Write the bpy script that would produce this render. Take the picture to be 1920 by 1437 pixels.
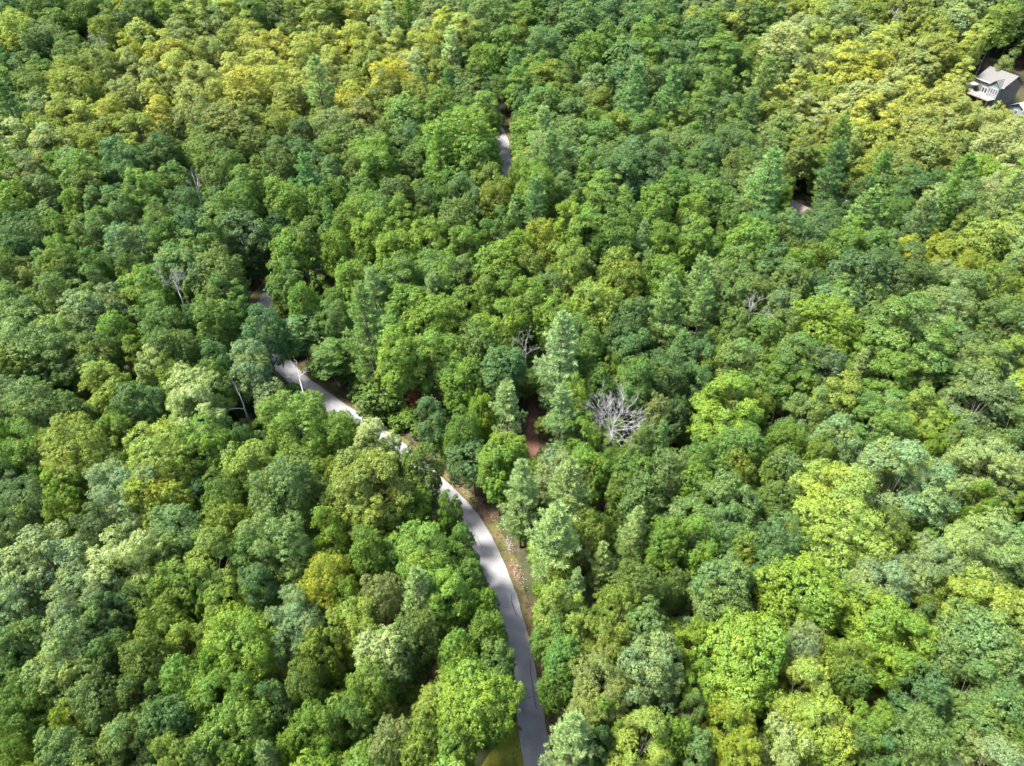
import bpy, bmesh, math, random
import numpy as np
from mathutils import Vector, Matrix

for o in list(bpy.data.objects):
    bpy.data.objects.remove(o)
scene = bpy.context.scene
COL = scene.collection
R = math.radians
rng = np.random.default_rng(7)
random.seed(7)

# ------------------------------------------------------------------ camera, sky, sun, exposure
CAM_H, PITCH = 90.0, R(42.7)
cam_d = bpy.data.cameras.new('camera')
cam_d.lens, cam_d.sensor_width, cam_d.clip_end, cam_d.clip_start = 24.0, 36.0, 6000.0, 0.5
cam = bpy.data.objects.new('camera', cam_d)
COL.objects.link(cam)
cam.location = (0, 0, CAM_H)
cam.rotation_euler = (math.pi / 2 - PITCH, 0, 0)
scene.camera = cam

SUN_EL, SUN_AZ = R(60), R(-84)          # azimuth measured from +Y, clockwise; negative = to the left
sun_dir = Vector((math.sin(SUN_AZ) * math.cos(SUN_EL), math.cos(SUN_AZ) * math.cos(SUN_EL), math.sin(SUN_EL)))
world = bpy.data.worlds.new('World')
scene.world = world
world.use_nodes = True
wn = world.node_tree
sky = wn.nodes.new('ShaderNodeTexSky')
sky.sky_type = 'NISHITA'
sky.sun_disc = False
sky.sun_elevation = SUN_EL
sky.sun_rotation = SUN_AZ
sky.altitude = 800
sky.dust_density = 4.0
sky.ozone_density = 0.4
wn.links.new(sky.outputs[0], wn.nodes['Background'].inputs[0])
wn.nodes['Background'].inputs[1].default_value = 0.15
sun_d = bpy.data.lights.new('sun', 'SUN')
sun_d.energy, sun_d.angle, sun_d.color = 4.4, R(12), (1.0, 0.965, 0.90)
sun = bpy.data.objects.new('sun', sun_d)
COL.objects.link(sun)
sun.rotation_euler = (-sun_dir).to_track_quat('-Z', 'Y').to_euler()
sun.location = sun_dir * 400

vs = scene.view_settings
vs.view_transform, vs.look, vs.gamma, vs.exposure = 'Standard', 'None', 1.0, 2.02
vs.use_curve_mapping = False
cy = scene.cycles
cy.max_bounces, cy.diffuse_bounces, cy.transmission_bounces, cy.glossy_bounces = 6, 4, 4, 2
cy.caustics_reflective = cy.caustics_refractive = False
cy.sample_clamp_indirect = 6.0

# ------------------------------------------------------------------ terrain and picture rays
F = 1280.0
fw = np.array((0, math.cos(PITCH), -math.sin(PITCH)))
up = np.array((0, math.sin(PITCH), math.cos(PITCH)))
rt = np.array((1.0, 0, 0))
EYE = np.array((0, 0, CAM_H))

def sstep(a, b, x):
    t = np.clip((x - a) / (b - a), 0, 1)
    return t * t * (3 - 2 * t)

def gnd(x, y):
    x = np.asarray(x, float); y = np.asarray(y, float)
    h = 26 * sstep(165, 400, y) + 40 * sstep(380, 900, y)
    h = h + 9.0 * np.exp(-((x - 8) / 42) ** 2 - ((y - 140) / 30) ** 2)
    h = h - 6.0 * np.exp(-((x - 85) / 40) ** 2 - ((y - 190) / 45) ** 2)
    h = h + 5.0 * np.exp(-((x + 110) / 50) ** 2 - ((y - 215) / 40) ** 2)
    h = h + 1.2 * np.sin(x * 0.031 + 1.0) * np.cos(y * 0.027)
    h = h + 9.0 * sstep(60, 190, np.abs(x)) * sstep(150, 300, y)
    return h

def ray(px, py):
    d = fw + rt * ((px - 960) / F) + up * ((718.5 - py) / F)
    return d                      # depth along the axis is the ray parameter

def at(px, py, h=0.0):
    d = ray(px, py)
    t = 20.0
    lo = t
    while t < 900:
        p = EYE + d * t
        if p[2] <= gnd(p[0], p[1]) + h:
            break
        lo = t
        t += 4.0
    hi = t
    for _ in range(18):
        m = (lo + hi) / 2
        p = EYE + d * m
        if p[2] <= gnd(p[0], p[1]) + h: hi = m
        else: lo = m
    return EYE + d * hi, hi

def proj(p):
    v = np.asarray(p, float) - EYE
    z = v @ fw
    z = max(z, 1e-3)
    return 960 + F * (v @ rt) / z, 718.5 - F * (v @ up) / z, z

# ------------------------------------------------------------------ helpers
def tag(o, label=None, cat=None, group=None, kind=None):
    if label: o['label'] = label
    if cat: o['category'] = cat
    if group: o['group'] = group
    if kind: o['kind'] = kind
    return o

def mesh_obj(name, verts, faces, mat=None, parent=None, smooth=False):
    me = bpy.data.meshes.new(name)
    me.from_pydata([tuple(map(float, v)) for v in verts], [], faces)
    if mat: me.materials.append(mat)
    if smooth:
        me.shade_smooth()
    me.update()
    o = bpy.data.objects.new(name, me)
    COL.objects.link(o)
    if parent: o.parent = parent
    return o

def empty(name, loc, rz=0.0):
    o = bpy.data.objects.new(name, None)
    o.empty_display_size = 0.5
    o.location = loc
    o.rotation_euler = (0, 0, rz)
    COL.objects.link(o)
    return o

def new_mat(name):
    m = bpy.data.materials.new(name)
    m.use_nodes = True
    nt = m.node_tree
    nt.nodes.clear()
    out = nt.nodes.new('ShaderNodeOutputMaterial')
    return m, nt, out

def node(nt, kind, **kw):
    n = nt.nodes.new(kind)
    for k, v in kw.items():
        setattr(n, k, v)
    return n

def noise_mat(name, c1, c2, scale=4.0, rough=0.85, bump=0.3, c3=None, scale2=0.6, detail=6.0, spec=0.3):
    m, nt, out = new_mat(name)
    L = nt.links.new
    tc = node(nt, 'ShaderNodeTexCoord')
    n1 = node(nt, 'ShaderNodeTexNoise'); n1.inputs['Scale'].default_value = scale; n1.inputs['Detail'].default_value = detail
    L(tc.outputs['Object'], n1.inputs['Vector'])
    cr = node(nt, 'ShaderNodeValToRGB')
    cr.color_ramp.elements[0].position, cr.color_ramp.elements[1].position = 0.34, 0.66
    cr.color_ramp.elements[0].color, cr.color_ramp.elements[1].color = (*c1, 1), (*c2, 1)
    L(n1.outputs['Fac'], cr.inputs['Fac'])
    last = cr.outputs['Color']
    if c3:
        n2 = node(nt, 'ShaderNodeTexNoise'); n2.inputs['Scale'].default_value = scale2; n2.inputs['Detail'].default_value = 4
        L(tc.outputs['Object'], n2.inputs['Vector'])
        mr = node(nt, 'ShaderNodeMapRange'); mr.inputs['From Min'].default_value = 0.42; mr.inputs['From Max'].default_value = 0.62
        L(n2.outputs['Fac'], mr.inputs['Value'])
        mx = node(nt, 'ShaderNodeMix', data_type='RGBA'); mx.inputs[7].default_value = (*c3, 1)
        L(mr.outputs['Result'], mx.inputs[0]); L(last, mx.inputs[6])
        last = mx.outputs[2]
    bs = node(nt, 'ShaderNodeBsdfPrincipled')
    bs.inputs['Roughness'].default_value = rough
    bs.inputs['Specular IOR Level'].default_value = spec
    L(last, bs.inputs['Base Color'])
    if bump:
        b = node(nt, 'ShaderNodeBump'); b.inputs['Strength'].default_value = bump; b.inputs['Distance'].default_value = 0.05
        L(n1.outputs['Fac'], b.inputs['Height']); L(b.outputs['Normal'], bs.inputs['Normal'])
    L(bs.outputs[0], out.inputs[0])
    return m

# ------------------------------------------------------------------ leaf material: tint set per tree, variation carried by the mesh
def leaf_material(name, translucent=0.38, gloss=0.018):
    m, nt, out = new_mat(name)
    L = nt.links.new
    ti = node(nt, 'ShaderNodeAttribute', attribute_type='INSTANCER', attribute_name='leaf_tint')
    va = node(nt, 'ShaderNodeAttribute', attribute_type='GEOMETRY', attribute_name='vary')
    sp = node(nt, 'ShaderNodeSeparateColor'); L(va.outputs['Color'], sp.inputs[0])
    hue = node(nt, 'ShaderNodeMix', data_type='RGBA')
    hue.inputs[6].default_value = (0.80, 0.96, 1.18, 1); hue.inputs[7].default_value = (1.16, 1.04, 0.72, 1)
    L(sp.outputs[1], hue.inputs[0])
    mu = node(nt, 'ShaderNodeMix', data_type='RGBA', blend_type='MULTIPLY'); mu.inputs[0].default_value = 1.0
    L(ti.outputs['Color'], mu.inputs[6]); L(hue.outputs[2], mu.inputs[7])
    br = node(nt, 'ShaderNodeVectorMath', operation='SCALE')
    L(mu.outputs[2], br.inputs[0])
    b2 = node(nt, 'ShaderNodeMath', operation='MULTIPLY'); b2.inputs[1].default_value = 2.0
    L(sp.outputs[0], b2.inputs[0]); L(b2.outputs[0], br.inputs['Scale'])
    tp = node(nt, 'ShaderNodeMath', operation='MULTIPLY'); L(sp.outputs[2], tp.inputs[0]); L(ti.outputs['Alpha'], tp.inputs[1])
    tm = node(nt, 'ShaderNodeMix', data_type='RGBA'); tm.inputs[7].default_value = (0.42, 0.43, 0.20, 1)
    L(tp.outputs[0], tm.inputs[0]); L(br.outputs[0], tm.inputs[6])
    df = node(nt, 'ShaderNodeBsdfDiffuse'); L(tm.outputs[2], df.inputs['Color'])
    tw = node(nt, 'ShaderNodeMix', data_type='RGBA', blend_type='MULTIPLY'); tw.inputs[0].default_value = 1.0
    tw.inputs[7].default_value = (1.08, 1.22, 0.50, 1)
    L(tm.outputs[2], tw.inputs[6])
    tr = node(nt, 'ShaderNodeBsdfTranslucent'); L(tw.outputs[2], tr.inputs['Color'])
    mx = node(nt, 'ShaderNodeMixShader'); mx.inputs[0].default_value = translucent
    L(df.outputs[0], mx.inputs[1]); L(tr.outputs[0], mx.inputs[2])
    gl = node(nt, 'ShaderNodeBsdfGlossy'); gl.inputs['Roughness'].default_value = 0.5
    m2 = node(nt, 'ShaderNodeMixShader'); m2.inputs[0].default_value = gloss
    L(mx.outputs[0], m2.inputs[1]); L(gl.outputs[0], m2.inputs[2])
    L(m2.outputs[0], out.inputs[0])
    return m

M_LEAF = leaf_material('leaf')
M_NEEDLE = leaf_material('needle', 0.30, 0.03)
M_BARK = noise_mat('bark', (0.07, 0.055, 0.042), (0.19, 0.165, 0.135), 3.0, 0.95, 0.6)
M_PINEBARK = noise_mat('pine_bark', (0.05, 0.035, 0.028), (0.13, 0.09, 0.07), 3.0, 0.95, 0.6)
M_DEAD = noise_mat('bleached_wood', (0.27, 0.265, 0.26), (0.39, 0.385, 0.38), 2.0, 0.9, 0.2)
M_GREYDEAD = noise_mat('grey_dead_wood', (0.16, 0.15, 0.14), (0.30, 0.285, 0.27), 2.0, 0.9, 0.2)
M_FLOOR = noise_mat('forest_floor', (0.030, 0.022, 0.012), (0.075, 0.052, 0.030), 1.6, 0.95, 0.5, (0.03, 0.045, 0.014), 0.12)
M_ROAD = noise_mat('worn_asphalt', (0.160, 0.158, 0.160), (0.200, 0.198, 0.200), 7.0, 0.9, 0.15, (0.215, 0.213, 0.215), 0.5)
M_CRACK = noise_mat('crack_sealant', (0.05, 0.05, 0.055), (0.09, 0.09, 0.095), 8.0, 0.7, 0.1)
M_PATCH = noise_mat('old_asphalt_patch', (0.20, 0.20, 0.21), (0.25, 0.25, 0.26), 12.0, 0.9, 0.1)
M_VERGE = noise_mat('dry_verge', (0.060, 0.034, 0.022), (0.110, 0.068, 0.040), 2.2, 0.95, 0.6, (0.085, 0.080, 0.026), 0.35)
M_REDDIRT = noise_mat('red_dirt', (0.085, 0.034, 0.022), (0.15, 0.070, 0.042), 2.5, 0.95, 0.5, (0.11, 0.06, 0.04), 0.5)
M_LAWN = noise_mat('mown_grass', (0.16, 0.165, 0.020), (0.25, 0.24, 0.030), 3.0, 0.95, 0.4, (0.13, 0.15, 0.022), 0.4)
M_STONE = noise_mat('pale_stone', (0.15, 0.125, 0.105), (0.26, 0.225, 0.195), 6.0, 0.9, 0.3)
M_TAN = noise_mat('tan_clearing', (0.12, 0.085, 0.045), (0.19, 0.14, 0.075), 2.0, 0.95, 0.4, (0.11, 0.105, 0.03), 0.3)

# ------------------------------------------------------------------ ground sheet
gx = np.concatenate([np.linspace(-2500, -330, 12)[:-1], np.arange(-330, 331, 4.0), np.linspace(330, 2500, 12)[1:]])
gy = np.concatenate([np.linspace(-1500, -60, 8)[:-1], np.arange(-60, 521, 4.0), np.linspace(520, 3500, 14)[1:]])
GX, GY = np.meshgrid(gx, gy)
GZ = gnd(GX, GY)
nx, ny = len(gx), len(gy)
vv = np.stack([GX.ravel(), GY.ravel(), GZ.ravel()], 1)
ff = [(j * nx + i, j * nx + i + 1, (j + 1) * nx + i + 1, (j + 1) * nx + i) for j in range(ny - 1) for i in range(nx - 1)]
tag(mesh_obj('ground', vv, ff, M_FLOOR, smooth=True), kind='structure')

# ------------------------------------------------------------------ road
def gp(px, py):
    p, _ = at(px, py)
    return p[:2]

def catmull(pts, step=1.0):
    pts = [np.array(p, float) for p in pts]
    P = [2 * pts[0] - pts[1]] + pts + [2 * pts[-1] - pts[-2]]
    out = []
    for i in range(1, len(P) - 2):
        n = max(2, int(np.linalg.norm(P[i + 1] - P[i]) / step))
        for k in range(n):
            t = k / n
            a, b, c, d = P[i - 1], P[i], P[i + 1], P[i + 2]
            out.append(0.5 * ((2 * b) + (-a + c) * t + (2 * a - 5 * b + 4 * c - d) * t * t + (-a + 3 * b - 3 * c + d) * t ** 3))
    out.append(P[-2])
    return np.array(out)

def normals2(line):
    t = np.gradient(line, axis=0)
    t /= np.linalg.norm(t, axis=1)[:, None] + 1e-9
    return np.stack([t[:, 1], -t[:, 0]], 1)      # to the right of travel

RW = 1.72
right_px = [(1037, 1437), (1017, 1324), (995, 1207), (980, 1157), (966, 1112), (951, 1070), (935, 1029), (910, 987), (886, 950), (836, 903),
            (762, 834), (681, 781), (627, 744), (585, 715), (552, 686), (529, 661)]
redge = np.array([gp(*p) for p in right_px])
redge = np.concatenate([[redge[0] + (redge[0] - redge[1]) * 3.0, redge[0] + (redge[0] - redge[1]) * 1.4], redge])
nr = normals2(redge)
centre = [c - n * RW for c, n in zip(redge, nr)]
centre += [gp(*p) for p in [(498, 612), (497, 572), (510, 545), (545, 520), (600, 498), (680, 470), (760, 430), (850, 385), (930, 345), (948, 315), (945, 286), (945, 268), (936, 249), (930, 225), (935, 190), (950, 150), (960, 110)]]
road_line = catmull(centre, 1.2)
for _ in range(6):
    road_line[1:-1] = 0.25 * road_line[:-2] + 0.5 * road_line[1:-1] + 0.25 * road_line[2:]
rn = normals2(road_line)

def strip(name, line, nrm, a, b, dz, mat, kind='structure', ncross=4, wob=0.0, parent=None):
    n = len(line)
    V = []
    for i in range(n):
        aa = (a[i] if hasattr(a, '__len__') else a)
        bb = (b[i] if hasattr(b, '__len__') else b)
        for k in range(ncross + 1):
            u = k / ncross
            off = aa + (bb - aa) * u
            if wob and k in (0, ncross):
                off += wob * (math.sin(i * 0.9 + k) * 0.6 + random.uniform(-1, 1))
            p = line[i] + nrm[i] * off
            V.append((p[0], p[1], float(gnd(p[0], p[1])) + dz))
    w = ncross + 1
    Fc = [(i * w + k, i * w + k + 1, (i + 1) * w + k + 1, (i + 1) * w + k) for i in range(n - 1) for k in range(ncross)]
    o = mesh_obj(name, V, Fc, mat, parent, True)
    if kind: o['kind'] = kind
    return o

road = strip('road', road_line, rn, -RW, RW, 0.09, M_ROAD, ncross=6, wob=0.05)
rpix = np.array([proj((p[0], p[1], float(gnd(*p))))[:2] for p in road_line])
def idx_at(px, py, hi=None):
    d = np.hypot(rpix[:, 0] - px, rpix[:, 1] - py)
    return int(np.argmin(d))
i0, i1 = 0, idx_at(510, 640)
shoulder_w = 0.7 + 1.2 * np.exp(-((np.arange(len(road_line)) - idx_at(900, 1000)) / 16.0) ** 2)
strip('road_verge', road_line[i0:i1 + 12], rn[i0:i1 + 12], RW - 0.3, RW + shoulder_w[i0:i1 + 12], 0.045, M_VERGE, wob=0.22, ncross=5)
strip('road_verge', road_line[i0:i1], rn[i0:i1], -RW - 0.9, -RW + 0.3, 0.04, M_VERGE, wob=0.18)
ib = idx_at(497, 560)
strip('road_verge', road_line[ib - 14:ib + 10], rn[ib - 14:ib + 10], -RW - 2.3, -RW + 0.3, 0.05, M_TAN, wob=0.2)
fa, fb = idx_at(948, 325), idx_at(945, 270)
strip('road_verge', road_line[min(fa, fb) - 8:max(fa, fb) + 25], rn[min(fa, fb) - 8:max(fa, fb) + 25], RW - 0.3, RW + 1.3, 0.05, M_VERGE, wob=0.2)

# cracks filled with dark sealant, and an old patch, lying on the asphalt
def crack(pix, w, mat=M_CRACK, name='crack', dz=0.098):
    pts = catmull([gp(*p) for p in pix], 0.5)
    pts = pts + np.array([(random.uniform(-.05, .05), random.uniform(-.05, .05)) for _ in pts])
    nn = normals2(pts)
    o = strip(name, pts, nn, -w, w, dz, mat, kind=None, ncross=1, parent=road)
    return o
crack([(993, 1238), (997, 1278), (1001, 1302), (1001, 1308), (1006, 1328), (1007, 1329)], 0.055)
crack([(981, 1313), (990, 1310), (1001, 1307)], 0.035)
crack([(958, 1117), (962, 1138), (968, 1155)], 0.06)
crack([(944, 1140), (953, 1139), (962, 1139)], 0.03)
crack([(832, 922), (850, 944), (868, 965), (884, 990), (898, 1015), (906, 1030)], 0.03)
crack([(838, 930), (847, 924)], 0.03)
crack([(947, 1104), (960, 1104), (967, 1118), (972, 1140), (963, 1128), (950, 1110)], 0.22, M_PATCH, 'patch', 0.094)

# dirt path between the pines, clearing of dry grass, mown grass beside the road
dp = catmull([gp(997, 735), gp(998, 790), gp(1000, 850), gp(1001, 880)], 1.0)
strip('dirt_path', dp, normals2(dp), -0.95, 0.95, 0.05, M_REDDIRT, wob=0.3)
cl = catmull([gp(600, 560), gp(620, 545), gp(645, 530)], 1.0)
strip('clearing', cl, normals2(cl), -4.0, 4.0, 0.05, M_TAN, wob=0.5)
ig = idx_at(985, 1370)
iw = idx_at(985, 1330)
gw = np.clip((iw - np.arange(iw)) * 1.2, 0.3, 14.0)
strip('grass_verge', road_line[:iw], rn[:iw], -RW - gw, -RW + 0.25, 0.055, M_LAWN, ncross=8)

# ------------------------------------------------------------------ foliage meshes
def leaf_quads(P, N, s, asp, rs):
    n = len(P)
    N = N / (np.linalg.norm(N, axis=1)[:, None] + 1e-9)
    t = rs.normal(size=(n, 3))
    t -= (t * N).sum(1)[:, None] * N
    t /= np.linalg.norm(t, axis=1)[:, None] + 1e-9
    b = np.cross(N, t)
    s = s[:, None]
    return np.stack([P + t * s, P + b * s * asp, P - t * s, P - b * s * asp], 1)

def build_quads(name, Q, vary, mat):
    n = len(Q)
    me = bpy.data.meshes.new(name)
    me.vertices.add(4 * n); me.loops.add(4 * n); me.polygons.add(n)
    me.vertices.foreach_set('co', Q.reshape(-1).astype(np.float32))
    me.loops.foreach_set('vertex_index', np.arange(4 * n, dtype=np.int32))
    me.polygons.foreach_set('loop_start', np.arange(0, 4 * n, 4, dtype=np.int32))
    a = me.attributes.new('vary', 'FLOAT_COLOR', 'POINT')
    a.data.foreach_set('color', np.repeat(vary, 4, axis=0).reshape(-1).astype(np.float32))
    me.materials.append(mat)
    me.update(calc_edges=True)
    return me

def tubes(name, segs, mat, sides=6):
    """segs: list of polylines [(point, radius), ...]"""
    V, Fc = [], []
    for line in segs:
        base = len(V)
        for i, (p, r) in enumerate(line):
            q = line[min(i + 1, len(line) - 1)][0] - line[max(i - 1, 0)][0]
            q = q / (np.linalg.norm(q) + 1e-9)
            a = np.cross(q, (0.31, 0.2, 0.93) if abs(q[2]) < 0.9 else (1, 0.1, 0)); a /= np.linalg.norm(a) + 1e-9
            b = np.cross(q, a)
            for k in range(sides):
                w = 2 * math.pi * k / sides
                V.append(p + (a * math.cos(w) + b * math.sin(w)) * r)
        for i in range(len(line) - 1):
            for k in range(sides):
                k2 = (k + 1) % sides
                Fc.append((base + i * sides + k, base + i * sides + k2, base + (i + 1) * sides + k2, base + (i + 1) * sides + k))
        Fc.append(tuple(base + (len(line) - 1) * sides + k for k in range(sides)))
    me = bpy.data.meshes.new(name)
    me.from_pydata([tuple(map(float, v)) for v in V], [], Fc)
    me.materials.append(mat)
    me.shade_smooth()
    return me

def broadleaf(seed, Rr=4.5, H=18.0, base=7.5, kind='dome', lobes=46, leafs=24000, leaf=0.19, lobe_r=(0.22, 0.36), csz=1.0):
    rs = np.random.default_rng(seed)
    Hc = H - base
    zc = base + Hc * (0.36 if kind != 'cone' else 0.1)
    ph = rs.uniform(0, 6.28, 6)
    def env(d):
        az = math.atan2(d[1], d[0])
        w = 1 + 0.17 * math.sin(2 * az + ph[0]) + 0.13 * math.sin(3 * az + ph[1] + 2 * d[2]) + 0.08 * math.sin(5 * az + ph[2] - 3 * d[2])
        if kind == 'dome':
            hz = (H - zc) if d[2] > 0 else (zc - base)
            p = 1.95
        elif kind == 'egg':
            hz = (H - zc) if d[2] > 0 else (zc - base)
            p = 1.8
        else:
            hz = (H - zc) if d[2] > 0 else (zc - base)
            p = 1.15
        h = math.hypot(d[0], d[1])
        den = ((h / (Rr * w)) ** p + (abs(d[2]) / hz) ** p) ** (1 / p)
        return d / den
    C, Rl = [], []
    tries = 0
    while len(C) < lobes and tries < 6000:
        tries += 1
        d = rs.normal(size=3)
        d /= np.linalg.norm(d)
        if kind == 'cone':
            d[2] = abs(d[2]) if rs.random() < 0.93 else d[2]
        elif d[2] < -0.62 or (d[2] < -0.1 and rs.random() < 0.35):
            continue
        r = Rr * rs.uniform(*lobe_r)
        e = env(d)
        c = np.array((0, 0, zc)) + e * (1 - 0.62 * r / (np.linalg.norm(e) + 1e-6)) * rs.uniform(0.80, 1.14)
        if all(np.linalg.norm((c - q) * (1, 1, 0.9)) > 0.60 * (r + s) for q, s in zip(C, Rl)):
            C.append(c); Rl.append(r)
    C, Rl = np.array(C), np.array(Rl)
    w = Rl ** 2 / (Rl ** 2).sum()
    P, N, S, VA = [], [], [], []
    for c, r, ww in zip(C, Rl, w):
        nl = int(leafs * ww)
        ncl = max(4, nl // 20)
        out = c - np.array((0, 0, zc - 0.25 * Hc)); out = out / (np.linalg.norm(out) + 1e-9)
        d = rs.normal(size=(ncl * 3, 3)); d /= np.linalg.norm(d, axis=1)[:, None]
        ok = (d @ out > -0.2) | (d[:, 2] > 0.15)
        d = d[ok][:ncl]
        ncl = len(d)
        sh = 1 + 0.22 * np.sin(d[:, 0] * 4 + ph[3] + c[0]) * np.sin(d[:, 1] * 4 + ph[4]) + 0.12 * rs.normal(size=ncl)
        sh = sh * np.where(rs.random(ncl) < 0.13, rs.uniform(1.1, 1.45, ncl), 1.0)
        pc = c + d * (r * sh)[:, None] * np.array((1.05, 1.05, 0.78))
        nc = d * 0.75 + out * 0.2 + np.array((0, 0, 0.45)) + rs.normal(size=(ncl, 3)) * 0.15
        k = 20
        dv = rs.normal(size=(ncl * k, 3)); dv /= np.linalg.norm(dv, axis=1)[:, None]
        ncu = nc / np.linalg.norm(nc, axis=1)[:, None]
        nk = np.repeat(ncu, k, 0)
        fl = (dv * nk).sum(1) < -0.25
        dv[fl] -= 2 * ((dv * nk).sum(1)[:, None] * nk)[fl]
        cr_r = np.repeat(rs.uniform(0.22, 0.42, ncl) * csz, k)[:, None] * rs.uniform(0.75, 1.08, (ncl * k, 1))
        p = np.repeat(pc, k, 0) + dv * cr_r * np.array((1.1, 1.1, 0.8))
        n = nk * 0.5 + dv * 0.7 + rs.normal(size=(ncl * k, 3)) * 0.26
        bl = rs.normal(0, 0.07)
        bc = np.repeat(rs.normal(0, 0.07, ncl), k)
        bright = np.clip(0.5 * (1 + bl + bc + rs.normal(0, 0.07, ncl * k)), 0.25, 0.85)
        hue = np.clip(0.5 + rs.normal(0, 0.2) + np.repeat(rs.normal(0, 0.12, ncl), k) + rs.normal(0, 0.1, ncl * k), 0, 1)
        tip = np.clip((np.repeat((pc[:, 2] - base) / Hc, k) - 0.35) * 1.6, 0, 1) * np.clip(np.repeat(rs.normal(0.75, 0.4, ncl), k), 0, 1)
        P.append(p); N.append(n)
        S.append(leaf * rs.uniform(0.75, 1.3, ncl * k))
        VA.append(np.stack([bright, hue, tip, np.ones(ncl * k)], 1))
    P, N, S, VA = map(np.concatenate, (P, N, S, VA))
    Q = leaf_quads(P, N, S, 0.62, rs)
    me = build_quads('crown', Q, VA, M_LEAF)
    # trunk with limbs towards the lobes
    tr = max(0.07, Rr * 0.046)
    lean = rs.normal(0, 0.25, 2)
    top = np.array((lean[0], lean[1], zc + (H - zc) * 0.45))
    segs = [[(np.array((0, 0, -0.6)), tr * 1.7), (np.array((0, 0, 0.4)), tr * 1.15), (top * (0.4, 0.4, 0.45), tr * 0.9), (top * (0.7, 0.7, 0.72), tr * 0.5), (top * (1, 1, 0.94), tr * 0.12)]]
    for c in C[rs.permutation(len(C))[:14]]:
        z0 = max(base * 0.75, min(c[2] - 1.0, zc) - np.hypot(c[0], c[1]) * 0.5)
        a = np.array((top[0] * z0 / top[2], top[1] * z0 / top[2], z0))
        m = a * 0.5 + c * 0.5 + np.array((0, 0, 0.35))
        segs.append([(a, tr * 0.42), (m, tr * 0.24), (c * 0.93 + a * 0.07, tr * 0.06)])
    return me, tubes('trunk', segs, M_BARK, 6)

def pine(seed, Rr=3.8, H=21.0, base=5.5, puffs=16, blades=26):
    rs = np.random.default_rng(seed)
    P, D, S, VA = [], [], [], []
    segs = [[(np.array((0, 0, -0.6)), 0.36), (np.array((0, 0, H * 0.5)), 0.2), (np.array((0, 0, H - 0.2)), 0.03)]]
    z = base
    a0 = rs.uniform(0, 6.28)
    def puff(p, axis, r, tipv):
        n = blades
        d = rs.normal(size=(n, 3)) * np.array((0.75, 0.75, 0.5)) + axis * 0.95 + np.array((0, 0, 0.4))
        d /= np.linalg.norm(d, axis=1)[:, None]
        P.append(p + d * r * 0.5 + rs.normal(size=(n, 3)) * 0.07)
        D.append(d)
        S.append(np.full(n, r * 0.62) * rs.uniform(0.7, 1.2, n))
        b = rs.normal(0, 0.08)
        VA.append(np.stack([np.clip(0.5 * (1 + b + rs.normal(0, 0.12, n)), .25, .85), np.clip(0.45 + rs.normal(0, .12, n), 0, 1), np.full(n, tipv), np.ones(n)], 1))
    while z < H - 0.5:
        f = (z - base) / (H - base)
        Lr = Rr * (min(1, 0.6 + f * 1.6) * (1 - f ** 1.25)) + 0.4
        nb = rs.integers(5, 8)
        a0 += rs.uniform(0.4, 1.0)
        for k in range(nb):
            if f < 0.35 and rs.random() < 0.25:
                continue
            a = a0 + 6.283 * k / nb + rs.normal(0, 0.16)
            Lb = Lr * rs.uniform(0.6, 1.35)
            rise = 0.0 + 0.55 * f + rs.normal(0, 0.08)
            dirh = np.array((math.cos(a), math.sin(a), 0))
            def pt(t):
                return np.array((0, 0, z)) + dirh * Lb * t + np.array((0, 0, Lb * (rise * t * 0.55 + 0.20 * t * t)))
            segs.append([(pt(0), 0.07), (pt(0.5), 0.045), (pt(1.0), 0.015)])
            npf = max(4, int(puffs * Lb / Rr))
            for q in range(npf):
                t = 0.28 + 0.74 * (q + rs.uniform(0, 1)) / npf
                side = np.array((-math.sin(a), math.cos(a), 0)) * rs.normal(0, 0.30) * Lb * (1.1 - 0.70 * t)
                c = pt(t) + side + np.array((0, 0, rs.normal(0.06, 0.08)))
                ax = dirh + side * 0.4 + np.array((0, 0, 0.15))
                puff(c, ax / np.linalg.norm(ax), rs.uniform(0.42, 0.66), f)
        z += (1.75 - 0.95 * f) * rs.uniform(0.8, 1.2)
    for q in range(6):
        puff(np.array((0, 0, H - 0.4 + 0.12 * q)), np.array((rs.normal(0, .3), rs.normal(0, .3), 1.0)), 0.5, 1.0)
    P, D, S, VA = map(np.concatenate, (P, D, S, VA))
    n = len(P)
    r = rs.normal(size=(n, 3)); b = np.cross(D, r); b /= np.linalg.norm(b, axis=1)[:, None] + 1e-9
    s = S[:, None]
    Q = np.stack([P + D * s, P + b * s * 0.13, P - D * s, P - b * s * 0.13], 1)
    return build_quads('crown', Q, VA, M_NEEDLE), tubes('trunk', segs, M_PINEBARK, 5)

VAR = {'b': [], 't': [], 'c': [], 'p': [], 's': []}
REF = {'b': (4.5, 19.5), 't': (3.2, 20.0), 'c': (2.6, 17.0), 'p': (3.8, 21.0), 's': (1.8, 3.4)}
for k in range(8):
    VAR['b'].append(broadleaf(100 + k, 4.5, 19.5, 5.6 + 0.35 * (k % 3), 'dome', 48 + 7 * (k % 4), 52000, 0.098 + 0.009 * (k % 3), (0.16, 0.38) if k % 2 else (0.13, 0.30)))
for k in range(3):
    VAR['t'].append(broadleaf(200 + k, 3.2, 20, 6.5, 'egg', 58, 42000, 0.10, (0.17, 0.38)))
for k in range(2):
    VAR['c'].append(broadleaf(300 + k, 2.6, 17, 2.2, 'cone', 90, 24000, 0.11, (0.14, 0.28), 0.75))
for k in range(4):
    VAR['p'].append(pine(400 + k, 3.8, 21.0, 4.0 + k * 0.8))
for k in range(3):
    VAR['s'].append(broadleaf(500 + k, 1.8, 3.4, 0.25, 'dome', 22, 7500, 0.11, (0.24, 0.44), 0.6))

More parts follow.
